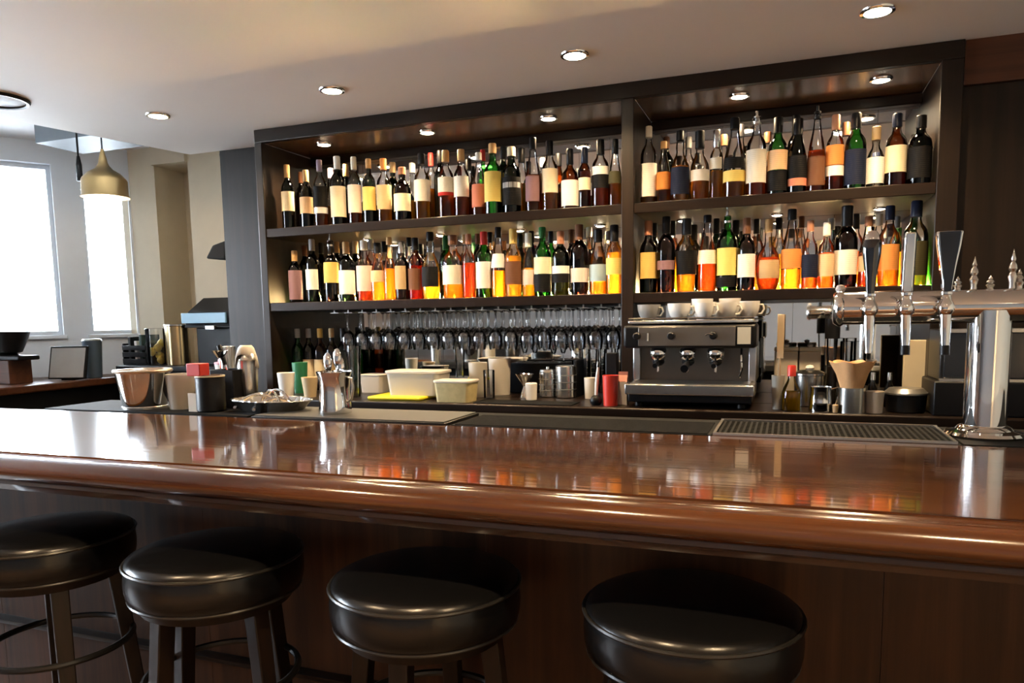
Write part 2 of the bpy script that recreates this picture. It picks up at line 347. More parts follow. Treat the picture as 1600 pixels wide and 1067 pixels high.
for a, b in ((XL+.15, XM0-.02), (XM1+.12, XR-.02)):     # light given off by the strips
    l = bpy.data.lights.new('strip_light', 'AREA'); l.shape = 'RECTANGLE'; l.size = b-a; l.size_y = .008; l.energy = P_LED*(b-a); l.color = (1, .66, .28)
    o = bpy.data.objects.new('strip_light', l); COL.objects.link(o); o.parent = bb; o.location = ((a+b)/2, YM-.014, SH2+.012); o.rotation_euler = (-math.radians(92), 0, 0); l.spread = math.radians(75)
bc = thing('back_counter', 'dark wooden back counter below the bottle shelves', 'counter', (0, 0, 0))
link('counter_top', B(-2.9, 2.19, 3.0, 3.295, ZBC-.04, ZBC), M_DARKH, bc, bevel=.008)
link('counter_top', B(XL, XR, 3.295, 3.765, ZBC-.04, ZBC), M_DARKH, bc)
for k in range(7):
    x0 = -2.88+k*.724
    link('cabinet_body', B(x0, x0+.724, 3.05, 3.29, 0.08, ZBC-.04), M_DARKW, bc)
    d = link('door', B(x0+.01, x0+.714, 3.032, 3.05, .1, ZBC-.07), M_DARKW, bc, bevel=.004)
    link('handle', MB().tube([(x0+.66, 3.032, .72), (x0+.66, 3.01, .72), (x0+.66, 3.01, .84), (x0+.66, 3.032, .84)], .005), M_STEEL, d)
link('kickboard', B(-2.86, 2.18, 3.09, 3.29, 0, .08), M_BLACK, bc)

# ------------------------------------------------------------------ the bar
bar = thing('bar_counter', 'long polished mahogany bar counter with rounded nosing, behind the stools', 'bar', (0, 0, 0))
BX0, BX1 = -4.3, 2.0
link('bar_top', B(BX0, BX1, YN, YW, ZB-.045, ZB), M_BAR, bar, smooth=0)
# nosing: small step then a full round
nose = [(YN-.001, ZB-.003), (YN-.012, ZB-.0065), (YN-.020, ZB-.0065)]
for k in range(11):
    a = PI*.5+PI*k/10; nose.append((YN-.024+.040*math.cos(a), ZB-.0375+.031*math.sin(a)))
nose += [(YN-.012, ZB-.070), (YN-.001, ZB-.070)]
link('nosing', MB().prism(nose, BX0, BX1, 'X'), M_NOSE, bar, smooth=50)
trim = [(YN+.05, ZB-.070), (YN-.028, ZB-.070), (YN-.030, ZB-.078), (YN-.022, ZB-.086), (YN-.016, ZB-.096), (YN-.004, ZB-.100), (YN+.05, ZB-.100)]
link('trim_moulding', MB().prism(trim, BX0, BX1, 'X'), wood('trim_wood', (.035, .018, .011), (.08, .045, .03), 'X', 2, .25, coat=.6), bar, smooth=30)
link('overhang_soffit', B(BX0, BX1, YN+.05, 1.66, ZB-.075, ZB-.045), M_DARKH, bar)
YP = 1.66
for k in range(7):
    x0 = BX0+k*.9; link('front_panel', B(x0+.0004, x0+.8996, YP, YP+.03, .10, ZB-.075), M_PANEL, bar, bevel=.0006)
link('dado_rail', MB().prism([(YP-.022, .425), (YP-.026, .432), (YP-.026, .44), (YP-.012, .447), (YP, .447), (YP, .418)], BX0, BX1, 'X'), M_DARKH, bar, smooth=40)
link('plinth', B(BX0, BX1, YP-.02, YP+.03, 0, .10), M_DARKH, bar, bevel=.004)
link('end_panel', B(BX0, BX0+.03, YP+.03, YW-.02, 0, ZB-.05), M_PANEL, bar)
link('end_panel', B(BX1-.03, BX1, YP+.03, YLEDGE-.06, 0, ZB-.05), M_PANEL, bar)
link('back_panel', B(BX0+.03, -2.76, YW-.05, YW-.02, 0, ZB-.045), M_PANEL, bar)
link('work_ledge', B(-2.78, BX1, YW, YLEDGE, ZB-.045, ZB-.006), M_RUBBER, bar, bevel=.003)
link('inner_cabinet', B(-2.76, BX1-.03, 1.9, 2.30, .1, ZB-.05), M_BLACK, bar)
ZL = ZB-.006

# ------------------------------------------------------------------ stools
def stool(P, label, rz):
    R = .207; zs = P[2]
    t = thing('bar_stool', label, 'bar stool', (P[0], P[1], 0), rz, 'bar stools')
    dome = [(R-.001, zs-.002), (R*.975, zs+.010), (R*.90, zs+.017), (R*.75, zs+.024), (R*.5, zs+.028), (R*.25, zs+.030), (0, zs+.031)]
    side = [(0, zs-.085), (R*.93, zs-.085), (R*.985, zs-.078), (R*1.005, zs-.06), (R*1.01, zs-.04), (R*1.0, zs-.015), (R-.003, zs-.002)]
    c = link('cushion', MB().lathe(side+dome[0:], 56), M_LEATH, t, smooth=60)
    for z, r in ((zs-.001, R+.001), (zs-.083, R*.965)):
        link('piping', MB().tube([(r*math.cos(2*PI*k/56), r*math.sin(2*PI*k/56), z) for k in range(56)], .0042, 6, True), M_PIPE, c)
    link('seat_base', MB().lathe([(0, zs-.112), (R*.86, zs-.112), (R*.88, zs-.086), (0, zs-.086)], 40), M_LEG, t)
    for k in range(4):
        a = PI/4+k*PI/2; ca, sa = math.cos(a), math.sin(a)
        def sq(r, z, h):
            u = Vector((ca, sa, 0)); w = Vector((-sa, ca, 0)); c0 = u*r+Vector((0, 0, z))
            return [c0-u*h-w*h, c0+u*h-w*h, c0+u*h+w*h, c0-u*h+w*h]
        link('leg', MB().quadbox(sq(.225, 0, .016), sq(.145, zs-.10, .021)), M_LEG, t, smooth=0, bevel=.003)
    rr = .182
    link('foot_ring', MB().tube([(rr*math.cos(2*PI*k/48), rr*math.sin(2*PI*k/48), .55) for k in range(48)], .009, 8, True), M_BLKM, t)
    return t
SZ = .855
for i, (x, y, lab) in enumerate(((-1.885, 1.40, 'black leather bar stool at the far left, cut by picture edge'), (-1.315, 1.40, 'round black leather bar stool, second from the left'),
                                 (-.735, 1.40, 'round black leather bar stool, third from the left'), (-.165, 1.415, 'round black leather bar stool nearest the beer taps, rightmost'))):
    stool((x, y, SZ), lab, .2+.35*i)

# ------------------------------------------------------------------ bottles
PROF = {   # (radius share, height share) of the glass
 'wine':  [(0, .012), (.80, 0), (.97, .006), (1, .02), (1, .60), (.97, .645), (.86, .69), (.62, .735), (.42, .77), (.36, .81), (.345, .90), (.345, .965), (.39, .97), (.39, 1)],
 'whisky': [(0, .012), (.82, 0), (.97, .006), (1, .022), (1, .55), (.985, .60), (.90, .655), (.70, .70), (.50, .735), (.41, .78), (.39, .85), (.39, .94), (.43, .945), (.43, 1)],
 'slope': [(0, .012), (.82, 0), (.97, .006), (1, .022), (1, .42), (.96, .49), (.82, .58), (.62, .68), (.46, .77), (.39, .84), (.37, .95), (.42, .955), (.42, 1)],
 'squat': [(0, .012), (.82, 0), (.96, .008), (1, .03), (1, .50), (.97, .56), (.82, .62), (.54, .665), (.38, .70), (.34, .76), (.34, .92), (.38, .93), (.38, 1)],
 'bulb':  [(0, .012), (.70, 0), (.86, .010), (.97, .07), (1, .16), (1, .42), (.93, .52), (.70, .60), (.46, .66), (.40, .71), (.45, .76), (.42, .82), (.34, .87), (.34, .95), (.39, .955), (.39, 1)],
 'flask': [(0, .012), (.55, 0), (.72, .012), (.92, .10), (1, .24), (.99, .38), (.86, .50), (.58, .585), (.34, .64), (.29, .70), (.29, .90), (.34, .91), (.34, 1)],
 'taper': [(0, .012), (.66, 0), (.78, .006), (.82, .03), (.96, .45), (1, .56), (.96, .62), (.74, .68), (.48, .73), (.39, .78), (.37, .95), (.42, .955), (.42, 1)],
}
CLR = {'cream': (.72, .62, .42), 'white': (.78, .75, .68), 'peach': (.72, .47, .26), 'gold': (.68, .46, .13), 'yellow': (.75, .58, .16), 'tan': (.48, .33, .17),
       'black': (.005, .005, .006), 'navy': (.008, .012, .03), 'grey': (.30, .30, .30), 'salmon': (.58, .20, .12), 'orange': (.62, .24, .06), 'mauve': (.25, .14, .15),
       'brown': (.14, .06, .03), 'red': (.45, .03, .025), 'silver': (.6, .6, .6), 'pink': (.72, .56, .48), 'blue': (.36, .47, .52), 'ivory': (.75, .70, .58), 'copper': (.36, .16, .09), 'green': (.02, .12, .03),
       'cork': (.55, .33, .14), 'olive': (.05, .045, .02), 'violet': (.30, .24, .32)}
GL = {'clear': G_CLEAR, 'green': glass('green_glass', (.16, .62, .16), 1.0), 'dark': glass('dark_green_glass', (.08, .14, .08), 1.0), 'brown': glass('brown_glass', (.55, .22, .05), 1.0),
      'teal': glass('dark_teal_glass', (.03, .11, .10), 1.0), 'plum': glass('dark_plum_glass', (.13, .06, .055), 1.0)}
LQ = {'amber': liquid('amber_spirit', (1.0, .50, .08)), 'gold': liquid('golden_spirit', (1, .60, .12)), 'red': liquid('russet_spirit', (.88, .26, .05)), 'dark': liquid('dark_brown_spirit', (.62, .19, .05), .35),
      'clear': liquid('clear_spirit', (.92, .93, .92), .05), 'pale': liquid('pale_spirit', (1, .86, .5), .15)}
GNAME = {'clear': 'clear', 'green': 'green', 'dark': 'dark', 'brown': 'amber brown', 'teal': 'dark teal', 'plum': 'dark plum'}
def capmat(c): return mat('cap_'+c, CLR[c], .22 if c == 'silver' else .38, 1 if c == 'silver' else 0, spec=.22)
def bottle(P, R, H, shape, gk, lq, level, labels, cap, capf, label, group, rz=0):
    nm = 'wine_bottle' if shape == 'wine' else 'spirit_bottle'
    t = thing(nm, label, 'bottle', P, rz, group)
    pr = PROF[shape]; pour = capf == 'pour'; cf = .10 if pour else capf
    top = 1-cf*.42                      # glass ends inside the cap
    def rad(z):
        for (r0, z0), (r1, z1) in zip(pr[1:], pr[2:]):
            if z0 <= z <= z1: return r0+(r1-r0)*(z-z0)/max(z1-z0, 1e-6)
        return pr[-1][0]
    gp = [(r*R, z*H) for r, z in pr if z < top]+[(rad(top)*R, top*H)]
    g = link('glass_body', MB().lathe(gp, 18), GL[gk], t, smooth=50)
    if lq:
        lp = [(0, .016*H), (pr[1][0]*R*.9, .012*H)]+[(r*R*.93, max(z*H, .014*H)) for r, z in pr[2:] if z < level]+[(rad(level)*R*.93, level*H), (0, level*H)]
        link('spirit', MB().lathe(lp, 16), LQ[lq], t, smooth=50)
    rn = rad(1-cf)*R+.0016
    if pour:
        link('pourer', MB().lathe([(rn*1.0, .875*H), (rn*1.05, .90*H), (rn*.7, .915*H), (rn*.55, .93*H), (rn*.9, .945*H), (rn*.85, .965*H), (rn*.35, .975*H), (rn*.3, 1.03*H), (0, 1.03*H)], 12), capmat(cap), t)
    else:
        link('cap', MB().lathe([(rn, (1-cf)*H), (rn*1.06, (1-cf*.98)*H), (rn*1.06, (1-.012)*H), (rn*.92, H), (0, H)], 14), capmat(cap), t)
    for (c, z0, z1, arc) in labels:
        a0 = -PI/2-math.radians(arc)/2; a1 = -PI/2+math.radians(arc)/2
        k = max(2, int((z1-z0)/.08)); zz = [z0+(z1-z0)*i/k for i in range(k+1)]
        prf = [(rad(z)*R+.0009, z*H) for z in zz]
        dark = sum(CLR[c]) < .5
        link('label', MB().lathe(prf, 16, a0=a0, a1=a1), label_mat('label_'+c, CLR[c], (.5, .42, .3) if dark else (.09, .06, .05), .03 if dark else .14), t, smooth=60)
    return t
# x, width, top (survey readings), shape, glass, spirit, level, labels, cap, cap share
ROWS = {
 'upper left': (SH1, [
  (447, 20, 258, 'wine', 'dark', None, 0, [('cream', .28, .58, 220)], 'cork', .20),
  (475, 21, 266, 'wine', 'dark', None, 0, [('peach', .25, .53, 220)], 'cork', .20),
  (497, 21, 250, 'wine', 'clear', 'dark', .4, [('black', .30, .60, 230), ('white', .20, .29, 230)], 'violet', .17),
  (527, 24, 245, 'wine', 'dark', None, 0, [('cream', .12, .56, 200)], 'white', .19),
  (553, 21, 246, 'wine', 'clear', 'dark', .38, [('pink', .17, .58, 200)], 'ivory', .19),
  (576, 21, 249, 'wine', 'dark', None, 0, [('gold', .20, .56, 210)], 'cork', .15),
  (598, 23, 248, 'whisky', 'clear', 'amber', .5, [('tan', .20, .58, 190)], 'orange', .18),
  (628, 27, 262, 'whisky', 'plum', None, 0, [('cream', .18, .50, 200)], 'copper', .14),
  (657, 25, 240, 'whisky', 'clear', 'gold', .35, [('ivory', .28, .60, 190)], 'black', .16),
  (695, 25, 235, 'whisky', 'clear', 'dark', .5, [('ivory', .38, .60, 200), ('red', .33, .38, 200)], 'cork', .17),
  (718, 25, 233, 'whisky', 'clear', 'dark', .34, [('white', .30, .60, 200)], 'cork', .17),
  (746, 23, 238, 'slope', 'clear', 'red', .5, [('salmon', .14, .50, 220)], 'white', .12),
  (770, 27, 225, 'whisky', 'green', None, 0, [('yellow', .18, .60, 210)], 'cork', .14),
  (799, 29, 230, 'whisky', 'dark', None, 0, [('black', .12, .54, 210), ('grey', .38, .46, 140)], 'cream', .14),
  (833, 25, 216, 'slope', 'clear', 'dark', .5, [('mauve', .14, .48, 120)], 'black', .16),
  (858, 25, 220, 'whisky', 'clear', 'amber', .30, [('cream', .26, .60, 200)], 'black', .20),
  (890, 27, 233, 'squat', 'brown', 'dark', .5, [('white', .06, .48, 200)], 'black', .26),
  (914, 19, 231, 'whisky', 'brown', 'dark', .6, [('cream', .30, .50, 210)], 'navy', .26),
  (938, 27, 218, 'whisky', 'clear', 'red', .4, [('white', .48, .60, 210), ('black', .28, .48, 210)], 'black', .22),
  (961, 20, 218, 'slope', 'clear', 'amber', .5, [('olive', .34, .52, 150)], 'black', .22)],
  [(462, 20, 270, 'wine', 'plum', None, 0, [], 'brown', .18), (512, 20, 262, 'slope', 'clear', 'amber', .4, [], 'violet', .16), (541, 21, 258, 'wine', 'dark', None, 0, [], 'cork', .18),
   (612, 22, 254, 'whisky', 'dark', None, 0, [], 'tan', .16), (641, 22, 254, 'slope', 'clear', 'gold', .4, [], 'grey', .16), (672, 20, 237, 'wine', 'clear', 'amber', .5, [], 'red', .18),
   (683, 20, 236, 'wine', 'dark', None, 0, [], 'black', .17), (734, 20, 250, 'whisky', 'clear', 'dark', .5, [], 'black', .18), (757, 19, 236, 'wine', 'green', None, 0, [], 'red', .16),
   (784, 22, 228, 'wine', 'dark', None, 0, [], 'black', .17), (812, 22, 230, 'slope', 'clear', 'amber', .5, [], 'black', .20), (846, 20, 246, 'whisky', 'clear', 'red', .5, [], 'grey', .16), (872, 20, 240, 'slope', 'brown', None, 0, [], 'black', .2)]),
 'upper right': (SH1, [
  (1002, 27, 198, 'wine', 'clear', 'gold', .16, [('white', .10, .52, 220)], 'ivory', .14),
  (1027, 23, 222, 'slope', 'clear', 'amber', .46, [('orange', .22, .50, 220)], 'cork', .12),
  (1057, 31, 206, 'bulb', 'clear', 'amber', .5, [('navy', .10, .48, 150)], 'black', .14),
  (1091, 31, 205, 'bulb', 'clear', 'amber', .30, [('white', .28, .44, 220)], 'black', .25),
  (1119, 22, 203, 'whisky', 'clear', 'gold', .42, [('ivory', .44, .60, 120)], 'silver', .25),
  (1146, 35, 185, 'slope', 'clear', 'amber', .30, [('yellow', .20, .34, 210), ('black', .36, .50, 150)], 'black', .14),
  (1183, 32, 179, 'whisky', 'clear', 'red', .28, [('ivory', .16, .56, 200)], 'silver', 'pour'),
  (1220, 31, 184, 'whisky', 'green', None, 0, [('peach', .32, .57, 220), ('black', .05, .31, 230)], 'black', .20),
  (1252, 30, 186, 'slope', 'dark', None, 0, [('black', .20, .50, 230), ('salmon', .10, .20, 220)], 'black', .22),
  (1280, 28, 170, 'slope', 'clear', 'dark', .50, [('brown', .08, .42, 160)], 'black', 'pour'),
  (1306, 28, 180, 'whisky', 'clear', 'red', .55, [('orange', .34, .60, 220), ('white', .20, .33, 220)], 'copper', .20),
  (1338, 33, 178, 'whisky', 'green', None, 0, [('navy', .06, .52, 220)], 'black', .20),
  (1368, 28, 198, 'bulb', 'clear', 'clear', .40, [('white', .08, .50, 210)], 'tan', .22),
  (1404, 33, 177, 'whisky', 'brown', 'dark', .55, [('cream', .20, .56, 200)], 'navy', .18),
  (1441, 36, 181, 'whisky', 'teal', None, 0, [('black', .10, .54, 200)], 'black', .18)],
  [(1042, 24, 215, 'wine', 'dark', None, 0, [], 'brown', .16), (1075, 22, 212, 'whisky', 'clear', 'amber', .4, [], 'grey', .16), (1132, 24, 212, 'slope', 'clear', 'gold', .4, [], 'brown', .16),
   (1158, 24, 196, 'whisky', 'clear', 'amber', .4, [], 'black', .16), (1200, 24, 206, 'whisky', 'clear', 'dark', .5, [], 'brown', .16), (1244, 26, 183, 'wine', 'dark', None, 0, [], 'black', .22),
   (1322, 24, 192, 'slope', 'clear', 'amber', .5, [], 'brown', .18), (1455, 26, 205, 'whisky', 'dark', None, 0, [], 'black', .2)]),
 'lower left': (SH2, [
  (455, 21, 392, 'wine', 'plum', None, 0, [('mauve', .06, .62, 210)], 'cork', .20),
  (482, 22, 373, 'wine', 'dark', None, 0, [('white', .20, .52, 180)], 'grey', .18),
  (510, 23, 368, 'whisky', 'plum', None, 0, [('gold', .30, .62, 210)], 'silver', 'pour'),
  (535, 25, 378, 'wine', 'dark', None, 0, [('white', .12, .52, 190)], 'cork', .20),
  (565, 25, 376, 'whisky', 'clear', 'dark', .46, [('pink', .16, .58, 200)], 'white', .16),
  (590, 23, 380, 'slope', 'clear', 'amber', .48, [('peach', .32, .52, 200)], 'black', .18),
  (607, 19, 371, 'slope', 'clear', 'amber', .5, [], 'cork', .12),
  (622, 23, 378, 'whisky', 'plum', None, 0, [('tan', .18, .58, 130)], 'silver', .20),
  (646, 24, 372, 'whisky', 'brown', 'dark', .55, [('brown', .15, .5, 150)], 'black', .20),
  (671, 29, 363, 'bulb', 'clear', 'gold', .40, [('black', .18, .48, 170)], 'black', .14),
  (708, 33, 368, 'whisky', 'clear', 'amber', .40, [('ivory', .22, .52, 230)], 'brown', .15),
  (735, 21, 366, 'whisky', 'clear', 'red', .55, [], 'copper', .16),
  (753, 27, 362, 'wine', 'green', None, 0, [('white', .14, .54, 200)], 'red', .20),
  (778, 23, 353, 'slope', 'clear', 'amber', .38, [('white', .42, .62, 200)], 'black', .15),
  (797, 26, 358, 'whisky', 'clear', 'gold', .60, [('brown', .18, .52, 190)], 'gold', .22),
  (821, 21, 364, 'slope', 'clear', 'amber', .45, [('pink', .18, .42, 210)], 'ivory', .22),
  (846, 27, 355, 'wine', 'green', None, 0, [('cream', .32, .56, 210), ('black', .06, .31, 220)], 'green', .16),
  (876, 27, 362, 'wine', 'dark', 'gold', .2, [('white', .34, .46, 210), ('black', .20, .34, 200)], 'copper', .20),
  (905, 28, 351, 'wine', 'plum', None, 0, [('pink', .18, .38, 220)], 'plum' if 0 else 'brown', .22),
  (934, 28, 358, 'slope', 'clear', 'amber', .32, [('blue', .20, .46, 200)], 'black', .20),
  (960, 26, 352, 'whisky', 'clear', 'gold', .60, [('yellow', .28, .52, 160)], 'black', .24)],
  [(469, 20, 384, 'wine', 'dark', None, 0, [], 'brown', .18), (497, 20, 378, 'wine', 'dark', None, 0, [], 'black', .18), (522, 20, 372, 'wine', 'dark', None, 0, [], 'cork', .18), (548, 22, 374, 'wine', 'dark', None, 0, [], 'tan', .2),
   (578, 20, 372, 'wine', 'clear', 'amber', .5, [], 'grey', .16), (600, 20, 378, 'whisky', 'clear', 'gold', .5, [], 'black', .18), (636, 20, 370, 'slope', 'clear', 'amber', .5, [], 'black', .14), (656, 20, 382, 'whisky', 'brown', None, 0, [], 'black', .18),
   (692, 24, 355, 'wine', 'green', None, 0, [], 'green', .22), (722, 20, 362, 'whisky', 'clear', 'amber', .5, [], 'cork', .14), (742, 20, 360, 'wine', 'dark', None, 0, [], 'brown', .16), (766, 20, 360, 'wine', 'clear', 'dark', .5, [], 'black', .16),
   (812, 20, 366, 'whisky', 'dark', None, 0, [], 'black', .2), (832, 20, 362, 'wine', 'dark', None, 0, [], 'black', .18), (861, 20, 362, 'wine', 'green', None, 0, [], 'navy', .18), (890, 22, 358, 'whisky', 'plum', None, 0, [], 'brown', .2),
   (918, 20, 352, 'slope', 'clear', 'clear', .4, [], 'ivory', .14), (948, 20, 360, 'slope', 'clear', 'amber', .4, [], 'grey', .14)]),
 'lower right': (SH2, [
  (1005, 28, 346, 'whisky', 'dark', None, 0, [('gold', .20, .56, 210)], 'copper', .20),
  (1033, 28, 334, 'wine', 'plum', None, 0, [('mauve', .30, .42, 210)], 'black', .22),
  (1068, 34, 342, 'taper', 'clear', 'amber', .24, [('black', .24, .56, 220)], 'black', .22),
  (1103, 30, 336, 'slope', 'clear', 'red', .38, [('ivory', .36, .54, 210)], 'black', .10),
  (1135, 32, 328, 'wine', 'green', None, 0, [('yellow', .20, .55, 210), ('black', .05, .18, 200)], 'silver', 'pour'),
  (1168, 27, 341, 'whisky', 'plum', None, 0, [('white', .18, .50, 170)], 'brown', .22),
  (1203, 38, 342, 'flask', 'clear', 'dark', .46, [('tan', .16, .42, 110)], 'cork', .18),
  (1238, 31, 323, 'slope', 'clear', 'gold', .25, [('orange', .26, .50, 200)], 'black', .14),
  (1267, 24, 345, 'whisky', 'clear', 'red', .50, [('navy', .16, .50, 200)], 'copper', .16),
  (1288, 24, 348, 'whisky', 'clear', 'red', .54, [('peach', .18, .52, 180)], 'ivory', .2),
  (1317, 34, 317, 'whisky', 'plum', None, 0, [('ivory', .16, .46, 210)], 'black', .25),
  (1360, 28, 338, 'slope', 'clear', 'dark', .48, [('tan', .22, .44, 200)], 'brown', .14),
  (1394, 31, 321, 'whisky', 'clear', 'gold', .50, [('orange', .20, .52, 220)], 'navy', .18),
  (1435, 37, 309, 'whisky', 'clear', 'gold', .14, [('olive', .12, .52, 220)], 'navy', .19)],
  [(1020, 22, 340, 'wine', 'dark', None, 0, [], 'black', .18), (1052, 24, 345, 'whisky', 'clear', 'amber', .5, [], 'black', .2), (1084, 24, 350, 'whisky', 'dark', None, 0, [], 'black', .22),
   (1121, 22, 336, 'wine', 'dark', None, 0, [], 'black', .2), (1152, 24, 345, 'wine', 'dark', None, 0, [], 'black', .2), (1184, 22, 341, 'whisky', 'clear', 'dark', .5, [], 'black', .2), (1219, 22, 340, 'whisky', 'clear', 'gold', .5, [], 'black', .16),
   (1254, 22, 338, 'slope', 'clear', 'amber', .5, [], 'brown', .16), (1302, 22, 340, 'slope', 'clear', 'clear', .4, [], 'grey', .16), (1340, 24, 335, 'whisky', 'clear', 'red', .5, [], 'black', .2), (1376, 24, 335, 'slope', 'clear', 'amber', .5, [], 'ivory', .16),
   (1414, 22, 338, 'whisky', 'clear', 'gold', .5, [], 'grey', .16), (1455, 24, 336, 'wine', 'green', None, 0, [], 'green', .2)]),
}
CAPN = {'cork': 'cork-coloured', 'tan': 'tan', 'copper': 'copper'}
for shelf, (z, front, back) in ROWS.items():
    for rowname, rows, Y in (('front', front, 3.385), ('back', back, 3.56)):
        lo, hi = (XL+.012, XM0-.006) if 'left' in shelf else (XM1+.012, XR-.006)
        dim = []
        for (x, w, top, *_) in rows:
            P0 = aty(x, (top+200)/2, Y); R = max(.026, min(.052, w*mpp(P0)/2))
            dim.append([P0.x, R, max(.22, min(.375 if z == SH1 else .335, aty(x, top, Y).z-z))])
        tot = sum(2*d[1]+.002 for d in dim)
        if tot > hi-lo:
            for d in dim: d[1] *= (hi-lo)/tot
        for it in range(400):                    # nudge neighbours apart
            for d, e in zip(dim, dim[1:]):
                ov = d[0]+d[1]+.0015-(e[0]-e[1])
                if ov > 0: d[0] -= ov/2; e[0] += ov/2
            for d in dim: d[0] = min(max(d[0], lo+d[1]), hi-d[1])
        for i, (x, w, top, shape, gk, lq, lev, labs, cap, capf) in enumerate(rows):
            X, R, H = dim[i]
            lt = (', %s label' % labs[0][0]) if labs else ''
            yj = Y+(random.uniform(-.012, .012) if rowname == 'front' else random.uniform(-.03, .03))
            bottle((X, yj, z), R, H, shape, gk, lq, lev, labs, cap, capf,
                   '%s bottle%s, %s %s, %s in %s row of %s shelf' % (GNAME[gk], lt, CAPN.get(cap, cap), 'pourer' if capf == 'pour' else 'cap', ORD[i], rowname, shelf),
                   'bottles on the %s shelf' % shelf, random.uniform(-.25, .35))

# ------------------------------------------------------------------ hanging stemware under the lower left shelf
def stem_mesh():
    h, r = .205, .036            # upside down: foot on top, rim below; single wall glass
    p = [(0, 0), (.033, 0), (.033, -.0025), (.010, -.006), (.0042, -.014), (.0038, -.085), (.007, -.094), (.020, -.103), (.031, -.118), (.036, -.140), (.0355, -.165), (.030, -.200), (.0293, -.200), (.0345, -.165), (.035, -.140), (.030, -.119), (.019, -.105), (0, -.099)]
    return MB().lathe(p, 14)
sm = link('wine_glass', stem_mesh(), G_STEM, None, smooth=60)
first = True
zg = SH2-.045-.014
xs0, xs1, nc = -2.205, -.765, 18
for r, (Y, rn) in enumerate(((3.40, 'front'), (3.51, 'middle'), (3.62, 'back'))):
    for k in range(nc):
        o = sm if first else sm.copy()
        if not first: COL.objects.link(o)
        first = False
        o.location = (xs0+(xs1-xs0)*k/(nc-1)+(.006 if r == 1 else 0), Y+random.uniform(-.006, .006), zg+.0035); o.rotation_euler = (0, 0, random.random()*6)
        tag(o, 'wine glass hanging upside down, %s from the left in %s row under shelf' % (ORD[k], rn), 'wine glass', 'hanging wine glasses')
rack = thing('glass_rack', 'metal rail rack under the lower left shelf holding the stemware', 'rack', (0, 0, 0))
dx = (xs1-xs0)/(nc-1)
for k in range(nc+1):
    x = xs0-dx/2+dx*k
    link('rail', MB().prism([(x-.024, zg-.003), (x+.024, zg-.003), (x+.024, zg), (x+.004, zg+.001), (x+.004, SH2-.0455), (x-.004, SH2-.0455), (x-.004, zg+.001), (x-.024, zg)], 3.34, 3.68, 'Y'), M_TSTEEL, rack, smooth=0)

# ------------------------------------------------------------------ generic small ware
def cup_prof(rb, rt_, h, th=.003, foot=.0):
    return [(0, 0), (rb, 0), (rb+(rt_-rb)*.5, h*.5), (rt_, h-.001), (rt_-th*.5, h), (rt_-th, h-.001), (rb+(rt_-rb)*.5-th, h*.5), (rb-th, th+.001), (0, th+.001)]
def solid_prof(r, h, b=.004, r2=None):
    r2 = r2 or r
    return [(0, 0), (r-b, 0), (r, b), (r2, h-b), (r2-b, h), (0, h)]
def place(px, Y, z, wpx, top):
    """stand on height z at depth Y: returns base point, radius, height"""
    p = aty(px, (top+600)/2, Y); s = mpp(p); h = aty(px, top, Y).z-z
    return (p.x, Y, z), wpx*s/2, h
def ware(name, label, cat, px, Y, z, wpx, top, m, taper=1.0, solid=False, group=None, seg=28, th=.003, extra=None):
    P, r, h = place(px, Y, z, wpx, top)
    pr = solid_prof(r*taper, h, min(.004, r*.2), r) if solid else cup_prof(r*taper, r, h, th)
    if extra is None:
        return tag(link(name, MB().lathe(pr, seg), m, None, P, smooth=40), label, cat, group)
    t = thing(name, label, cat, P, 0, group); link(extra.pop('body', 'body'), MB().lathe(pr, seg), m, t, smooth=40)
    return t, r, h
def boxthing(name, label, cat, x0, x1, y0, y1, z0, z1, m, bevel=.004, group=None):
    P = ((x0+x1)/2, (y0+y1)/2, z0)
    return tag(link(name, B(x0-P[0], x1-P[0], y0-P[1], y1-P[1], 0, z1-z0), m, None, P, bevel=bevel, smooth=35), label, cat, group)
def arc(c, r, a0, a1, n, plane='XZ'):
    o = []
    for k in range(n+1):
        a = a0+(a1-a0)*k/n; u, w = r*math.cos(a), r*math.sin(a)
        o.append((c[0]+u, c[1], c[2]+w) if plane == 'XZ' else ((c[0]+u, c[1]+w, c[2]) if plane == 'XY' else (c[0], c[1]+u, c[2]+w)))
    return o

# ------------------------------------------------------------------ mats on the work ledge
ZM = ZL+.008
boxthing('bar_mat', 'thin black rubber mat under the steel ice bucket', 'bar mat', -2.75, -1.76, 2.06, 2.37, ZL, ZM, M_RUBBER, .002)
sl = thing('serving_slab', 'dark flat slab with grey top under the utensil jug', 'slab', (-1.36, 2.17, ZL))
link('slab_base', B(-.37, .37, -.125, .145, 0, .010), M_BLACK, sl, bevel=.002)
link('slab_top', B(-.362, .362, -.117, .137, .010, .014), mat('grey_stone', (.07, .07, .066), .6, bump=.03, spec=.2), sl, bevel=.001)
cm = thing('bar_mat', 'long dark ribbed rubber mat between the grey slab and drip tray', 'bar mat', (-.58, 2.17, ZL))
link('mat_base', B(-.39, .39, -.125, .12, 0, .006), M_RUBBER, cm, bevel=.001)
rb = MB()
for k in range(18): rb.box(-.38, .38, -.118+k*.013, -.112+k*.013, .006, .009)
link('ribs', rb, M_RUBBER, cm, smooth=0, kind='stuff')
dt = thing('drip_tray', 'steel framed drip tray with black grid mat beside the tap column', 'drip tray', (.105, 2.18, ZL))
fm = MB().box(-.29, .29, -.14, -.132, 0, .014).box(-.29, .29, .132, .14, 0, .016).box(-.29, -.282, -.132, .132, 0, .014).box(.282, .29, -.132, .132, 0, .014)
link('frame', fm, M_STEEL, dt, smooth=0)
link('tray_floor', B(-.282, .282, -.132, .132, 0, .004), M_RUBBER, dt)
gm = MB()
for k in range(37): gm.box(-.278+k*.0152, -.272+k*.0152, -.128, .128, .004, .011)
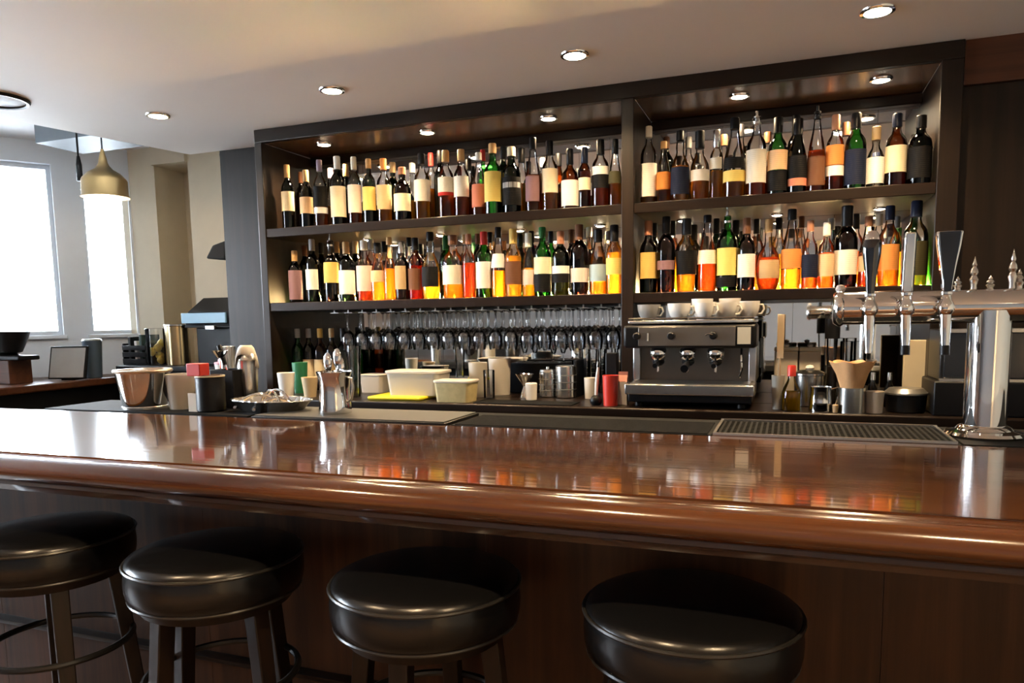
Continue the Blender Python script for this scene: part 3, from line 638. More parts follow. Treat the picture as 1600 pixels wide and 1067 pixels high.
for k in range(17): gm.box(-.28, .28, -.128+k*.0156, -.122+k*.0156, .004, .010)
link('grid_mat', gm, M_RUBBER, dt, smooth=0, kind='stuff')
boxthing('bar_mat', 'black mat under the chrome tap column', 'bar mat', .41, 1.3, 2.05, 2.36, ZL, ZL+.006, M_RUBBER, .002)

# ------------------------------------------------------------------ beer tower
ZT = ZL+.006
tw = thing('beer_tower', 'chrome beer tower with round column, horizontal pipe and three taps', 'beer tower', (.485, 2.21, ZT))
zp = 1.437-ZT; rp = .044
link('flange', MB().lathe([(0, 0), (.092, 0), (.094, .006), (.088, .013), (.066, .018), (.060, .026), (.052, .030), (0, .030)], 40), M_CHROME, tw)
link('column', MB().lathe([(0, .03), (.0495, .03), (.0495, zp-.012), (0, zp-.012)], 40), M_CHROME, tw)
XP0 = -.352
link('pipe', MB().tube([(XP0, 0, zp), (0, 0, zp), (.75, 0, zp)], rp, 40), M_CHROME, tw, smooth=50)
ec = link('end_cap', MB().tube([(XP0-.020, 0, zp), (XP0-.018, 0, zp), (XP0-.004, 0, zp), (XP0, 0, zp), (XP0+.006, 0, zp)], [.034, .041, .050, .050, .046], 36), M_CHROME, tw, smooth=50)
link('cap_knob', MB().lathe([(0, 0), (.010, 0), (.013, .006), (.009, .016), (0, .018)], 16, (XP0-.002, 0, zp+.046)), mat('tower_cap_white', (.6, .58, .55), .3, .4), tw)
def tap(px, kind):
    P = aty(px, 485, 2.21-.044); x = P.x-.485; yb = -rp-.028
    t = link('tap_body', MB().lathe([(0, -.022), (.012, -.020), (.019, -.010), (.021, 0), (.018, .012), (.013, .020), (.011, .032), (.015, .034), (.015, .040), (0, .042)], 20, (x, yb, zp-.004)), M_CHROME, tw)
    link('shank', MB().tube([(x, -rp+.004, zp-.004), (x, yb+.01, zp-.004)], .0125, 16), M_CHROME, t)
    link('spout', MB().tube([(x, yb, zp-.02), (x, yb-.004, zp-.05), (x, yb-.010, zp-.082), (x, yb-.013, zp-.118)], [.0145, .0135, .0115, .0095], 16), M_CHROME, t)
    if kind != 'black_oval': link('spout_tip', MB().tube([(x, yb-.0115, zp-.098), (x, yb-.0135, zp-.122)], .0115, 14), M_BLACK, t)
    z0 = zp+.036
    if kind == 'black_oval':
        pr = [(0, 0), (.010, 0), (.0115, .01), (.013, .04), (.018, .075), (.0225, .105), (.023, .128), (.019, .138), (0, .140)]
        h = link('handle', MB().lathe(pr, 24, (x, yb, z0), 1, .8), mat('gloss_black', (.006, .007, .012), .08, coat=1), t)
        link('handle_cap', MB().lathe([(0, .136), (.019, .136), (.017, .150), (.010, .160), (0, .162)], 18, (x, yb, z0), 1, .8), M_CHROME, h)
    else:
        pts = [(.010, 0), (.012, .02), (.018, .065), (.026, .115), (.030, .150)]
        out = [(-w, z) for w, z in pts]+[(w, z) for w, z in reversed(pts)]
        ax = 'Y' if kind == 'front' else 'X'
        th = .013
        def blade(ins, t0, t1): 
            o = [((u*(1-ins)), z0+zz*(1-ins*.1)+ins*.008) for u, zz in out]
            return MB().prism([(x+u, z) for u, z in o], yb+t0, yb+t1, 'Y') if ax == 'Y' else MB().prism([(yb+u, z) for u, z in o], x+t0, x+t1, 'X')
        h = link('handle', blade(0, -th, th), M_CHROME, t, bevel=.004)
        fc = mat('gloss_black', (.006, .007, .012), .08, coat=1)
        link('badge_plate', blade(.22, -th-.0015, -th+.001), fc, h); link('badge_plate', blade(.22, th-.001, th+.0015), fc, h)
tap(1357, 'black_oval'); tap(1413, 'side'); tap(1474, 'front')
for px, hh in ((1496, .036), (1521, .085), (1547, .036), (1581, .100), (1592, .05)):
    x = aty(px, 455, 2.21).x-.485
    link('finial', MB().lathe([(0, 0), (.008, 0), (.007, hh*.12), (.011, hh*.3), (.006, hh*.42), (.010, hh*.5), (.008, hh*.6), (.004, hh*.68), (.006, hh*.74), (.003, hh*.85), (0, hh)], 14, (x, .0, zp+rp-.002)), M_STEEL, tw)

# ------------------------------------------------------------------ ware on the bar ledge, left group
bk = aty(222, 610, 2.16); s_ = mpp(bk); hb = aty(222, 577, 2.16).z-ZM
t = thing('ice_bucket', 'large shiny steel ice bucket on the bar, leftmost', 'bucket', (bk.x, 2.17, ZM))
rb0, rb1 = .078, .100
link('bucket_body', MB().lathe(cup_prof(rb0, rb1, hb-.006, .003), 48), M_CHROME, t)
link('rim', MB().lathe([(rb1-.002, hb-.012), (rb1+.004, hb-.012), (rb1+.007, hb-.005), (rb1+.004, hb), (rb1-.003, hb), (rb1-.003, hb-.01)], 48, cap=False), mat('warm_rim', (.62, .50, .38), .3, .8), t)
link('base_ring', MB().lathe([(rb0-.002, 0), (rb0+.004, 0), (rb0+.004, .008), (rb0+.001, .012), (rb0-.002, .012)], 48, cap=False), M_STEEL, t)
ware('mixing_cup', 'beige translucent mixing cup between ice bucket and black tin', 'cup', 283, 2.19, ZM, 46, 584, M_FROST, .82)
p = aty(301, 618, 2.115)
boxthing('note_card', 'small white card leaning before the beige mixing cup', 'card', p.x-.020, p.x+.020, 2.112, 2.115, ZM, ZM+.068, mat('card_paper', (.62, .58, .5), .7), 0)
t, r, h = ware('black_tin', 'round black tin with cream rim beside the beige cup', 'tin', 328, 2.15, ZM, 44, 588, M_BLACK, 1.0, True, extra={})
link('rim', MB().lathe([(r-.006, h-.001), (r+.001, h-.001), (r+.001, h+.004), (r-.006, h+.004)], 32, cap=False), mat('cream_rim', (.55, .48, .34), .4), t)
p = aty(309, 590, 2.15)
rbx = boxthing('red_box', 'small red box resting on the black tin', 'box', p.x-.004, p.x+.058, 2.10, 2.15, ZM+h+.004, ZM+h+.004+.046, mat('red_card', (.55, .03, .02), .45), .003)
p = aty(357, 600, 2.27); hcd = aty(357, 577, 2.27).z-ZM
t = thing('bar_caddy', 'square black bar caddy holding tools, behind the black tin', 'caddy', (p.x-.006, 2.29, ZM))
link('caddy_wall', B(-.055, .055, -.050, -.045, 0, hcd), M_BLACK, t, bevel=.002); link('caddy_wall', B(-.055, .055, .045, .050, 0, hcd), M_BLACK, t, bevel=.002)
link('caddy_wall', B(-.055, -.050, -.045, .045, 0, hcd), M_BLACK, t, bevel=.002); link('caddy_wall', B(.050, .055, -.045, .045, 0, hcd), M_BLACK, t, bevel=.002)
link('caddy_floor', B(-.05, .05, -.045, .045, 0, .006), M_BLACK, t)
tc_ = (p.x-.006, 2.29, ZM+.006)
t = thing('corkscrew', 'black handled corkscrew leaning in the bar caddy', 'corkscrew', tc_)
link('handle', MB().tube([(-.048, 0, hcd+.085), (-.044, 0, hcd+.075), (-.022, 0, hcd+.01)], [.009, .010, .008], 12), M_BLACK, t)
link('blade', MB().tube([(-.022, 0, hcd+.012), (0, 0, hcd-.05), (.02, 0, .01)], .004, 8), M_CHROME, t)
t = thing('cocktail_strainer', 'small chrome strainer standing in the bar caddy', 'strainer', (tc_[0]-.036, tc_[1]-.01, ZM+.006))
link('bowl', MB().lathe([(0, hcd+.035), (.012, hcd+.037), (.026, hcd+.055), (.031, hcd+.066), (.0295, hcd+.066), (.024, hcd+.056), (.011, hcd+.039), (0, hcd+.038)], 20), M_CHROME, t)
link('handle', MB().tube([(0, 0, 0.002), (0, 0, hcd+.036)], .003, 8), M_CHROME, t)
def shaker(px, Y, w, top, label):
    P, r, h = place(px, Y, ZM, w, top)
    t = thing('cocktail_shaker', label, 'shaker', P, 0, 'steel shakers')
    link('body', MB().lathe([(0, 0), (r*.72, 0), (r*.76, .004), (r, h*.70), (r*.97, h*.78), (r*.99, h*.79), (0, h*.79)], 32), M_STEEL, t)
    c = link('shoulder', MB().lathe([(0, h*.79), (r*.97, h*.79), (r*.90, h*.87), (r*.60, h*.95), (r*.52, h*.96), (r*.50, h), (0, h)], 32), M_STEEL, t)
    return P, r, h
S1 = shaker(387, 2.32, 32, 543, 'larger tall steel cocktail shaker with white cloth')
p = aty(353, 560, 2.53)
boxthing('work_shelf', 'low dark shelf block behind the bar caddy', 'shelf', -2.60, -2.36, 2.62, 2.78, 0, 1.02, M_BLACK)
ware('milk_jug', 'plain steel milk jug standing behind the bar caddy', 'jug', 356, 2.70, 1.02, 25, 541, M_STEEL, .8)
# folded cloth over the large shaker
def drape(c, r, h, m, name, label):
    mb = MB(); v = []; f = []; N = 24; rings = [(0, .004), (r*.55, .004), (r*.75, -.004), (r*1.02, -.030), (r*1.14, -.055)]
    for i, (rr, z) in enumerate(rings):
        for k in range(N):
            a = 2*PI*k/N; wv = 1+.10*math.sin(3*a+.6)*(i/4)+.05*math.sin(7*a)*(i/4)
            v.append((rr*wv*math.cos(a), rr*wv*math.sin(a), z*(1+.5*math.sin(2*a+1)*(i/4))))
    for i in range(len(rings)-1):
        for k in range(N): f.append((i*N+k, i*N+(k+1) % N, (i+1)*N+(k+1) % N, (i+1)*N+k))
    mb.add(v, f); o = link(name, mb, m, None, c, smooth=70)
    so = o.modifiers.new('thickness', 'SOLIDIFY'); so.thickness = .003; so.offset = 1
    return tag(o, label, 'cloth')
drape((S1[0][0]-.004, S1[0][1], ZM+S1[2]+.002), S1[1]*.9, .06, mat('white_cloth', (.68, .64, .55), .8, bump=.1), 'bar_cloth', 'white cloth draped over the larger steel shaker')
# oval fluted tray with tongs
p = aty(424, 622, 2.20)
t = thing('serving_tray', 'oval silver tray with fluted edge between shaker and utensil jug', 'tray', (p.x, 2.20, ZM))
def ovaltray():
    mb = MB(); v = []; f = []; N = 72
    prof = [(.001, .0), (.72, .0), (.80, .012), (.95, .038), (1.0, .042), (.985, .046), (.94, .044), (.78, .016), (.70, .005), (.001, .005)]
    for i, (rr, z) in enumerate(prof):
        for k in range(N):
            a = 2*PI*k/N; w = 1+(.018*(k % 2*2-1) if 2 <= i <= 7 else 0)
            v.append((.165*rr*w*math.cos(a), .098*rr*w*math.sin(a), z))
    for i in range(len(prof)-1):
        for k in range(N): f.append((i*N+k, i*N+(k+1) % N, (i+1)*N+(k+1) % N, (i+1)*N+k))
    return mb.add(v, f)
link('tray_dish', ovaltray(), M_STEEL, t, smooth=25)
link('liner', MB().lathe([(0, .006), (.68, .006), (.68, .009), (0, .009)], 40, (0, 0, 0), .165, .098), mat('paper_liner', (.45, .36, .24), .7), t)
for k, (ox, oy, L, lift, rz, lab) in enumerate(((-.05, -.01, .17, .055, .25, 'arched steel ice tongs lying leftmost on the oval tray'), (.0, .015, .18, .07, -.35, 'arched steel tongs lying across the oval tray middle'), (.03, -.02, .15, .04, .9, 'short steel tongs lying rightmost on the oval tray'))):
    tg = thing('ice_tongs', lab, 'tongs', (p.x+ox, 2.20+oy, ZM+.0135), rz, 'tongs on the oval tray')
    for sgn in (-1, 1):
        pts = [(L*(u-.5), sgn*(.004+.018*u), lift*4*u*(1-u)*.9) for u in [i/12 for i in range(13)]]
        link('arm', MB().tube(pts, .0045, 8), M_CHROME, tg)
    link('hinge', MB().tube([(-L*.5-.002, -.012, .001), (-L*.5-.002, .012, .001)], .006, 10), M_CHROME, tg)
# utensil jug
P, r, h = place(522, 2.17, ZL+.014, 50, 580)
t = thing('utensil_jug', 'tall flared steel jug holding serving spoons, on the grey slab', 'jug', P)
link('jug_body', MB().lathe([(0, 0), (r*1.02, 0), (r*1.04, .006), (r*.96, h*.25), (r*.92, h*.55), (r*.97, h*.85), (r*1.10, h-.003), (r*1.10, h), (r*1.06, h), (r*.93, h*.85), (r*.88, h*.55), (r*.92, h*.2), (r*.9, .006), (0, .006)], 36), M_CHROME, t)
link('jug_handle', MB().tube([(r*1.0, 0, h*.86), (r*1.25, 0, h*.84), (r*1.35, 0, h*.6), (r*1.22, 0, h*.35), (r*.96, 0, h*.28)], .005, 8), M_STEEL, t)
for k, (px, tp, lean, lab) in enumerate(((505, 553, -.008, 'serving spoon standing leftmost in the steel jug'), (526, 547, .004, 'serving spoon standing in the middle of the steel jug'), (541, 560, .014, 'serving spoon standing rightmost in the steel jug'))):
    q = aty(px, tp, 2.17); dz = q.z-P[2]
    x1 = q.x-P[0]; x1 = max(-.022, min(.024, x1))
    t = thing('serving_spoon', lab, 'spoon', (P[0], P[1], P[2]+.008), 0, 'spoons in the steel jug')
    link('handle', MB().tube([(x1*.5, 0, 0), (x1*.9, .004*k-.004, dz-.07)], .004, 8), M_STEEL, t)
    mb = MB(); N = 16; v = []; f = []
    for i, (rr, d) in enumerate(((0, -.010), (.5, -.008), (.85, -.003), (1, .002), (.96, .004), (.5, -.004), (0, -.006))):
        for j in range(N):
            a = 2*PI*j/N; v.append((x1+.017*rr*math.cos(a), .004*k-.004+d, dz-.038+.036*rr*math.sin(a)))
    for i in range(6):
        for j in range(N): f.append((i*N+j, i*N+(j+1) % N, (i+1)*N+(j+1) % N, (i+1)*N+j))
    link('spoon_bowl', mb.add(v, f), M_CHROME, t, smooth=60)

# ------------------------------------------------------------------ back counter, left part
boxthing('brown_box', 'dark brown wooden box at the left end of back counter', 'box', -2.90, -2.70, 3.04, 3.22, ZBC, ZBC+.075, M_RED)
P, r, h = place(416, 3.13, ZBC+.075, 32, 562)
P = (-2.80, 3.13, ZBC+.075)
t = thing('lidded_tub', 'white tub with pink lid on the dark brown box', 'tub', P)
link('tub_body', MB().lathe(cup_prof(.046, .052, .085, .003), 28), mat('white_plastic', (.62, .57, .5), .4), t)
link('lid', MB().lathe([(0, .086), (.054, .086), (.054, .096), (.035, .099), (.035, .112), (0, .113)], 28), mat('pink_plastic', (.45, .22, .26), .4), t)
ware('paper_cup', 'small white cup left of the green cup on back counter', 'cup', 447, 3.10, ZBC, 27, 582, M_CERAM, .75)
ware('green_cup', 'green cup before the row of dark wine bottles', 'cup', 469, 3.28, ZBC, 24, 566, mat('green_plastic', (.02, .16, .07), .4), .8)
ware('cream_bowl', 'small cream bowl beside the utensil jug on back counter', 'bowl', 484, 3.11, ZBC, 26, 589, mat('cream_glaze', (.62, .47, .28), .35), .7)
for k, (px, top, gk, lab, w) in enumerate(((449, 502, 'green', None, 20), (468, 503, 'dark', 'cream', 20), (484, 500, 'brown', 'cream', 21), (502, 502, 'plum', 'tan', 20), (520, 494, 'dark', None, 20))):
    P, r, h = place(px, 3.46, ZBC, w, top)
    if P[0]-r < XL+.01: P = (XL+r+.012, 3.46, ZBC)
    if k and P[0]-r < lastx: P = (lastx+r+.002, 3.46, ZBC)
    lastx = P[0]+r
    bottle(P, r, min(h, .34), 'wine', gk, None, 0, [(lab, .22, .5, 200)] if lab else [], ['grey', 'grey', 'gold', 'tan', 'black'][k], .15,
           '%s wine bottle standing on back counter under the shelf, %s from the left' % (GNAME[gk], ORD[k]), 'wine bottles under the shelf', 0)
ware('balloon_glass', 'tall clear glass standing on counter behind the utensil jug', 'glass', 553, 3.14, ZBC, 24, 540, G_CLEAR, .7)
def tub(name, label, px, Y, wpx, top, dpt, z, m, lidm, lidh=.012, taper=.9, cat='tub'):
    P, r, h = place(px, Y, z, wpx, top); t = thing(name, label, cat, P)
    a, b = r*taper, dpt/2*taper; A, Bq = r, dpt/2; hh = h-lidh
    def ring(x, y, z_, c):
        o = []
        for sx, sy, s0 in ((1, 1, 0), (-1, 1, 1), (-1, -1, 2), (1, -1, 3)):
            for j in range(5):
                g = (s0+j/4)*PI/2; o.append((sx*(x-c)+c*math.cos(g), sy*(y-c)+c*math.sin(g), z_))
        return o
    c = min(a, b)*.35
    link('tub_body', MB().quadbox(ring(a, b, 0, c), ring(A*.985, Bq*.985, hh, c)), m, t, smooth=50)
    link('lid', MB().quadbox(ring(A*1.03, Bq*1.03, hh, c), ring(A*1.03, Bq*1.03, hh+lidh, c)), lidm, t, smooth=50, bevel=.003)
    return t
M_TUB = mat('milky_plastic', (.50, .46, .40), .4, var=.06); M_LID = mat('milky_lid', (.60, .55, .48), .42, var=.05); M_YEL = mat('yellow_plastic', (.78, .66, .02), .4)
tub('food_tub', 'small translucent tub left of the large lidded tub', 588, 3.42, 42, 584, .13, ZBC, M_TUB, M_LID, .006)
p = aty(634, 617, 3.16); boxthing('chopping_board', 'bright yellow cutting board under the large tub', 'cutting board', p.x-.15, p.x+.135, 3.05, 3.30, ZBC, ZBC+.016, M_YEL, .006)
tub('food_tub', 'large translucent lidded tub on the yellow board', 654, 3.20, 92, 578, .16, ZBC+.016, M_TUB, M_LID, .014)
tub('food_tub', 'low lidded tub of yellow food right of the yellow board', 713, 3.09, 62, 593, .12, ZBC, mat('yellowish_plastic', (.55, .45, .22), .4, var=.25, scale=40), M_LID, .012)
ware('storage_jar', 'tall translucent container behind the low yellow tub', 'container', 747, 3.30, ZBC, 30, 566, M_FROST, .85)
ware('storage_jar', 'taller translucent container right of the storage jars', 'container', 781, 3.42, ZBC, 36, 559, M_TUB, .85)
ware('salt_jar', 'small narrow glass jar before the translucent containers', 'jar', 764, 3.22, ZBC, 18, 578, G_CLEAR, .95)
x0, x1 = aty(802, 572, 3.6).x, aty(884, 572, 3.6).x
zst = aty(840, 566, 3.6).z
boxthing('glass_stand', 'black stand at the mirror carrying champagne flutes', 'stand', x0, x1, 3.52, 3.72, ZBC, zst, M_BLACK)
for k, (px, top) in enumerate(((820, 527), (836, 530), (865, 533), (880, 530))):
    P = aty(px, 550, 3.60); h = aty(px, top, 3.6).z-zst; h = min(h, .115)
    o = link('shot_flute', MB().lathe([(0, 0), (.020, 0), (.020, .002), (.004, .006), (.0035, h*.35), (.012, h*.45), (.019, h*.7), (.018, h), (.0172, h), (.018, h*.7), (.011, h*.46), (0, h*.4)], 14), G_STEM, None, (P.x, 3.60, zst), smooth=60)
    tag(o, 'small clear flute on the black stand, %s from the left' % ORD[k], 'glass', 'flutes on the black stand')
P, r, h = place(820, 3.30, ZBC, 30, 584)
t = tag(link('jigger', MB().lathe([(0, .0), (.024, 0), (.024, .002), (.010, h*.42), (.008, h*.48), (.012, h*.54), (r, h), (r-.002, h), (.010, h*.56), (0, h*.52)], 24), M_CHROME, None, (P[0], 3.30, ZBC)), 'hourglass steel jigger left of the candle cup', 'jigger')
t, r, h = ware('candle_cup', 'tiny white candle cup before the steel canisters', 'candle', 830, 3.19, ZBC, 19, 598, M_CERAM, .9, True, extra={})
link('wick', MB().tube([(0, 0, h-.001), (.001, 0, h+.008)], .0015, 6), M_BLACK, t)
def canister(px, Y, w, top, label, lid):
    t, r, h = ware('steel_canister', label, 'canister', px, Y, ZBC, w, top, M_STEEL, 1.0, True, extra={}, group='steel canisters on back counter')
    for k in range(3): link('band', MB().lathe([(r-.001, h*(.25+.22*k)), (r+.0015, h*(.26+.22*k)), (r+.0015, h*(.28+.22*k)), (r-.001, h*(.29+.22*k))], 28, cap=False), M_TSTEEL, t)
    if lid: link('lid', MB().lathe([(0, h), (r*.96, h), (r*.90, h+.008), (r*.2, h+.012), (r*.2, h+.022), (0, h+.024)], 24), M_STEEL, t)
canister(856, 3.36, 27, 580, 'left steel canister with lid beside the jigger', True)
canister(884, 3.34, 32, 571, 'right steel canister with ribbed bands beside black board', False)
p = aty(903, 585, 3.42); boxthing('black_board', 'thin black board standing right of the steel canisters', 'board', p.x-.004, p.x+.010, 3.36, 3.50, ZBC, ZBC+.175, M_BLACK, .002)
for k, px in enumerate((914, 926, 939)):
    ware('highball_glass', 'tall clear highball glass behind the squeezer, %s from the left' % ORD[k], 'glass', px+1, 3.58-.05*(k % 2), ZBC, 13, 545, G_CLEAR, .85, group='highball glasses', seg=16)
ware('white_mug', 'small white beaker behind the white squeezer', 'cup', 922, 3.33, ZBC, 19, 590, M_CERAM, .85)
p = aty(931, 625, 3.08); t = thing('citrus_press', 'white handled press with round black base on back counter', 'press', (p.x, 3.085, ZBC))
link('base', MB().lathe([(0, 0), (.018, 0), (.026, .010), (.027, .022), (.020, .036), (.010, .042), (0, .043)], 20), M_BLACK, t)
link('shaft', MB().tube([(0, 0, .040), (.003, 0, .10), (.010, 0, .165)], [.007, .0085, .006], 12), M_CERAM, t)
link('shaft_tip', MB().tube([(.010, 0, .163), (.012, 0, .185)], [.008, .009], 12), M_CHROME, t)
ware('red_cup', 'bright red plastic cup left of the espresso machine', 'cup', 954, 3.08, ZBC, 25, 586, mat('red_plastic', (.60, .035, .02), .35), .88)
p = aty(958, 570, 3.22); boxthing('black_canister', 'black square canister behind the red cup', 'canister', p.x-.028, p.x+.022, 3.19, 3.24, ZBC, aty(958, 551, 3.22).z, M_BLACK)
p = aty(973, 612, 3.09)
t = thing('cream_carton', 'small white carton with pointed top beside the red cup', 'carton', (p.x-.004, 3.12, ZBC)); hq = .10
link('carton_body', B(-.020, .020, -.02, .02, 0, hq), mat('carton_white', (.68, .62, .58), .5), t, bevel=.001)
link('carton_gable', MB().prism([(-.02, hq), (.02, hq), (.002, hq+.028), (.002, hq+.042), (-.002, hq+.042), (-.002, hq+.028)], -.02, .02, 'X'), mat('carton_red', (.5, .2, .14), .5), t, smooth=0)
boxthing('counter_mat', 'thin dark rubber mat along the front of back counter', 'mat', -1.32, -.86, 3.02, 3.15, ZBC, ZBC+.004, M_RUBBER, .001)

# ------------------------------------------------------------------ espresso machine
x0, x1 = -.632, -.118; yf, yb = 3.03, 3.47; w = x1-x0
em = thing('espresso_machine', 'wide black and steel espresso machine on the back counter', 'espresso machine', ((x0+x1)/2, yf, ZBC))
H0 = .365; hw = w/2; D = yb-yf
for sx in (-1, 1):
    for yy in (.05, D-.05): link('foot', MB().lathe(solid_prof(.018, .022), 14, (sx*(hw-.05), yy, 0)), M_BLACK, em)
link('base', B(-hw+.01, hw-.01, .015, D, .022, .060), M_BLACK, em, bevel=.004)
link('drip_tray', B(-hw, hw, -.01, .20, .055, .098), M_STEEL, em, bevel=.004)
link('drip_grate', B(-hw+.02, hw-.02, .005, .185, .098, .101), M_TSTEEL, em)
link('back_splash', B(-hw+.03, hw-.03, .20, .215, .06, .26), mat('splash_steel', (.17, .15, .125), .36, .9), em)
link('boiler_body', B(-hw+.01, hw-.01, .215, D, .06, .345), M_BLACK, em, bevel=.006)
for sx in (-1, 1): link('side_panel', B(sx*(hw-.016)-.016, sx*(hw-.016)+.016, .17, D, .098, .26), M_STEEL, em, bevel=.004)
link('head', B(-hw-.008, hw+.004, .0, .24, .245, .340), M_BLACK, em, bevel=.012)
cp = link('control_panel', B(-hw+.055, hw-.075, -.004, .004, .255, .332), mat('panel_dark_steel', (.20, .18, .155), .35, .8), em, bevel=.002)
link('side_badge', B(hw-.068, hw-.018, -.004, .002, .262, .328), mat('badge_cream', (.62, .56, .42), .5), em)
link('top_tray', B(-hw+.012, hw-.006, .005, D-.01, .345, .358), M_STEEL, em, bevel=.003)
link('cup_rail', MB().tube([(-hw+.015, .012, .366), (hw-.01, .012, .366), (hw-.01, D-.02, .366), (-hw+.015, D-.02, .366)], .004, 8, True), M_CHROME, em)
for fx in (-.80, -.26, .38): link('knob', MB().tube([(fx*hw, -.004, .296), (fx*hw, -.022, .296), (fx*hw, -.026, .296)], [.016, .015, .011], 18), M_BLACK, cp if abs(fx) < .5 else em)
link('lever', MB().tube([(-.62*hw, -.004, .310), (-.62*hw, -.020, .306), (-.62*hw, -.022, .276)], .005, 8), M_CHROME, em)
link('lever', MB().tube([(.38*hw, -.026, .300), (.30*hw, -.028, .303), (.27*hw, -.028, .298)], .004, 8), M_CHROME, em)
for fx in (-.50, -.03, .40):
    g = link('group_head', MB().lathe([(0, .192), (.022, .192), (.030, .200), (.034, .212), (.034, .235), (.028, .246), (0, .246)], 24, (fx*hw, .06, 0)), M_CHROME, em)
    link('portafilter', MB().lathe([(0, .172), (.014, .172), (.024, .180), (.027, .192), (0, .192)], 20, (fx*hw, .06, 0)), M_BLKM, g)
    link('spout', MB().tube([(fx*hw, .06, .172), (fx*hw, .052, .156), (fx*hw, .050, .145)], .005, 8), M_CHROME, g)
    if fx != -.03: link('portafilter_handle', MB().tube([(fx*hw, .04, .184), (fx*hw, -.03, .176)], [.008, .010], 10), M_BLACK, g)
    else: link('portafilter_handle', MB().tube([(fx*hw, .04, .182), (fx*hw, -.055, .166)], [.012, .016], 10), M_BLACK, g)
link('steam_wand', MB().tube([(hw-.055, .07, .25), (hw-.055, .05, .22), (hw-.052, .045, .16), (hw-.060, .05, .125)], .0045, 8), M_CHROME, em)
ZE = ZBC+.358
def coffee_cup(px, Y, z, w, label, m, hf=.80, handle=True):
    P = aty(px, 495, Y); s = mpp(P); r = w*s/2; h = r*2*hf
    t = thing('coffee_cup', label, 'cup', (P.x, Y, z), random.uniform(-.4, .4), 'cups on the espresso machine')
    link('cup_body', MB().lathe([(0, 0), (r*.52, 0), (r*.55, .004), (r*.80, h*.30), (r*.95, h*.65), (r, h), (r-.003, h), (r*.92, h*.65), (r*.76, h*.30), (r*.45, .006), (0, .006)], 28), m, t)
    if handle: link('cup_handle', MB().tube([(r*.93, 0, h*.80), (r*1.25, 0, h*.80), (r*1.38, 0, h*.55), (r*1.15, 0, h*.30), (r*.80, 0, h*.28)], .0045, 8), m, t)
    return h, P.x
coffee_cup(1014, 3.24, ZE, 36, 'greyish cup leftmost on top of espresso machine', mat('grey_ceramic', (.30, .29, .27), .3), .68)
coffee_cup(1061, 3.17, ZE, 36, 'white coffee cup second from left on espresso machine', M_CERAM, .72)
h, xx = coffee_cup(1101, 3.14, ZE, 32, 'white cup at front, third from left on espresso machine', M_CERAM, .82)
coffee_cup(1097, 3.26, ZE, 33, 'taller white cup behind the third cup on espresso machine', M_CERAM, .98)
coffee_cup(1135, 3.17, ZE, 33, 'white cup at front, fourth from left on espresso machine', M_CERAM, .80)
coffee_cup(1140, 3.29, ZE, 33, 'taller white cup behind the fourth cup on espresso machine', M_CERAM, .98)
coffee_cup(1171, 3.20, ZE, 31, 'white cup rightmost on top of espresso machine', M_CERAM, .90)

# ------------------------------------------------------------------ back counter, right part
t, r, h = ware('utensil_cup', 'tall narrow beige cup with wooden spatula right of the machine', 'cup', 1216, 3.10, ZBC, 20, 586, M_FROST, .8, extra={})
q = aty(1216, 560, 3.10)
sp = thing('spatula', 'wooden spatula leaning in the tall beige cup', 'spatula', (q.x, 3.10, ZBC+.006))
link('shaft', MB().tube([(.004, 0, 0), (.006, .004, .20)], .005, 8), mat('pale_wood', (.50, .38, .24), .6), sp)
link('blade', B(-.006, .020, 0, .006, .195, .37), mat('pale_wood', (.50, .38, .24), .6), sp, bevel=.002)
P, r, h = place(1237, 3.055, ZBC, 28, 572)
t = thing('oil_bottle', 'small glass bottle of yellow oil with red cap', 'bottle', P)
link('glass_body', MB().lathe([(0, 0), (r*.95, 0), (r, .005), (r, h*.42), (r*.85, h*.52), (r*.45, h*.68), (r*.36, h*.74), (r*.36, h*.8), (0, h*.8)], 20), G_CLEAR, t, smooth=50)
link('oil', MB().lathe([(0, .003), (r*.92, .003), (r*.92, h*.44), (0, h*.44)], 18), liquid('cooking_oil', (.85, .60, .08)), t)
link('cap', MB().lathe([(0, h*.78), (r*.46, h*.78), (r*.46, h*.99), (r*.38, h*1.02), (0, h*1.02)], 16), mat('red_plastic', (.60, .035, .02), .35), t)
t, r, h = ware('steel_pot', 'round steel pot with lid behind the oil bottle', 'pot', 1265, 3.25, ZBC, 46, 585, M_STEEL, .95, True, extra={})
ld = link('lid', MB().lathe([(0, h), (r*1.06, h), (r*1.06, h+.006), (r*.6, h+.018), (0, h+.022)], 32), M_STEEL, t)
link('lid_knob', MB().lathe([(0, h+.020), (.014, h+.020), (.018, h+.028), (.012, h+.038), (0, h+.040)], 16), M_CERAM, ld)
P, r, h = place(1281, 3.06, ZBC, 34, 604)
t = thing('milk_pitcher', 'small steel milk pitcher before the lidded pot', 'pitcher', (P[0]+.004, P[1], P[2]))
link('pitcher_body', MB().lathe([(0, 0), (r, 0), (r*1.02, .005), (r*.98, h*.4), (r*.88, h*.8), (r*.92, h), (r*.89, h), (r*.84, h*.8), (r*.93, h*.4), (r*.95, .006), (0, .006)], 30), M_CHROME, t)
link('pitcher_handle', MB().tube([(r*.88, 0, h*.9), (r*1.4, 0, h*.98), (r*1.5, 0, h*.7), (r*1.3, 0, h*.3), (r*.98, 0, h*.25)], .004, 8), M_CHROME, t)
ware('filter_tin', 'round steel tin holding brown paper filters', 'tin', 1331, 3.06, ZBC, 40, 605, M_STEEL, 1.0, th=.002)
P, r, h = place(1331, 3.06, ZBC, 40, 605)
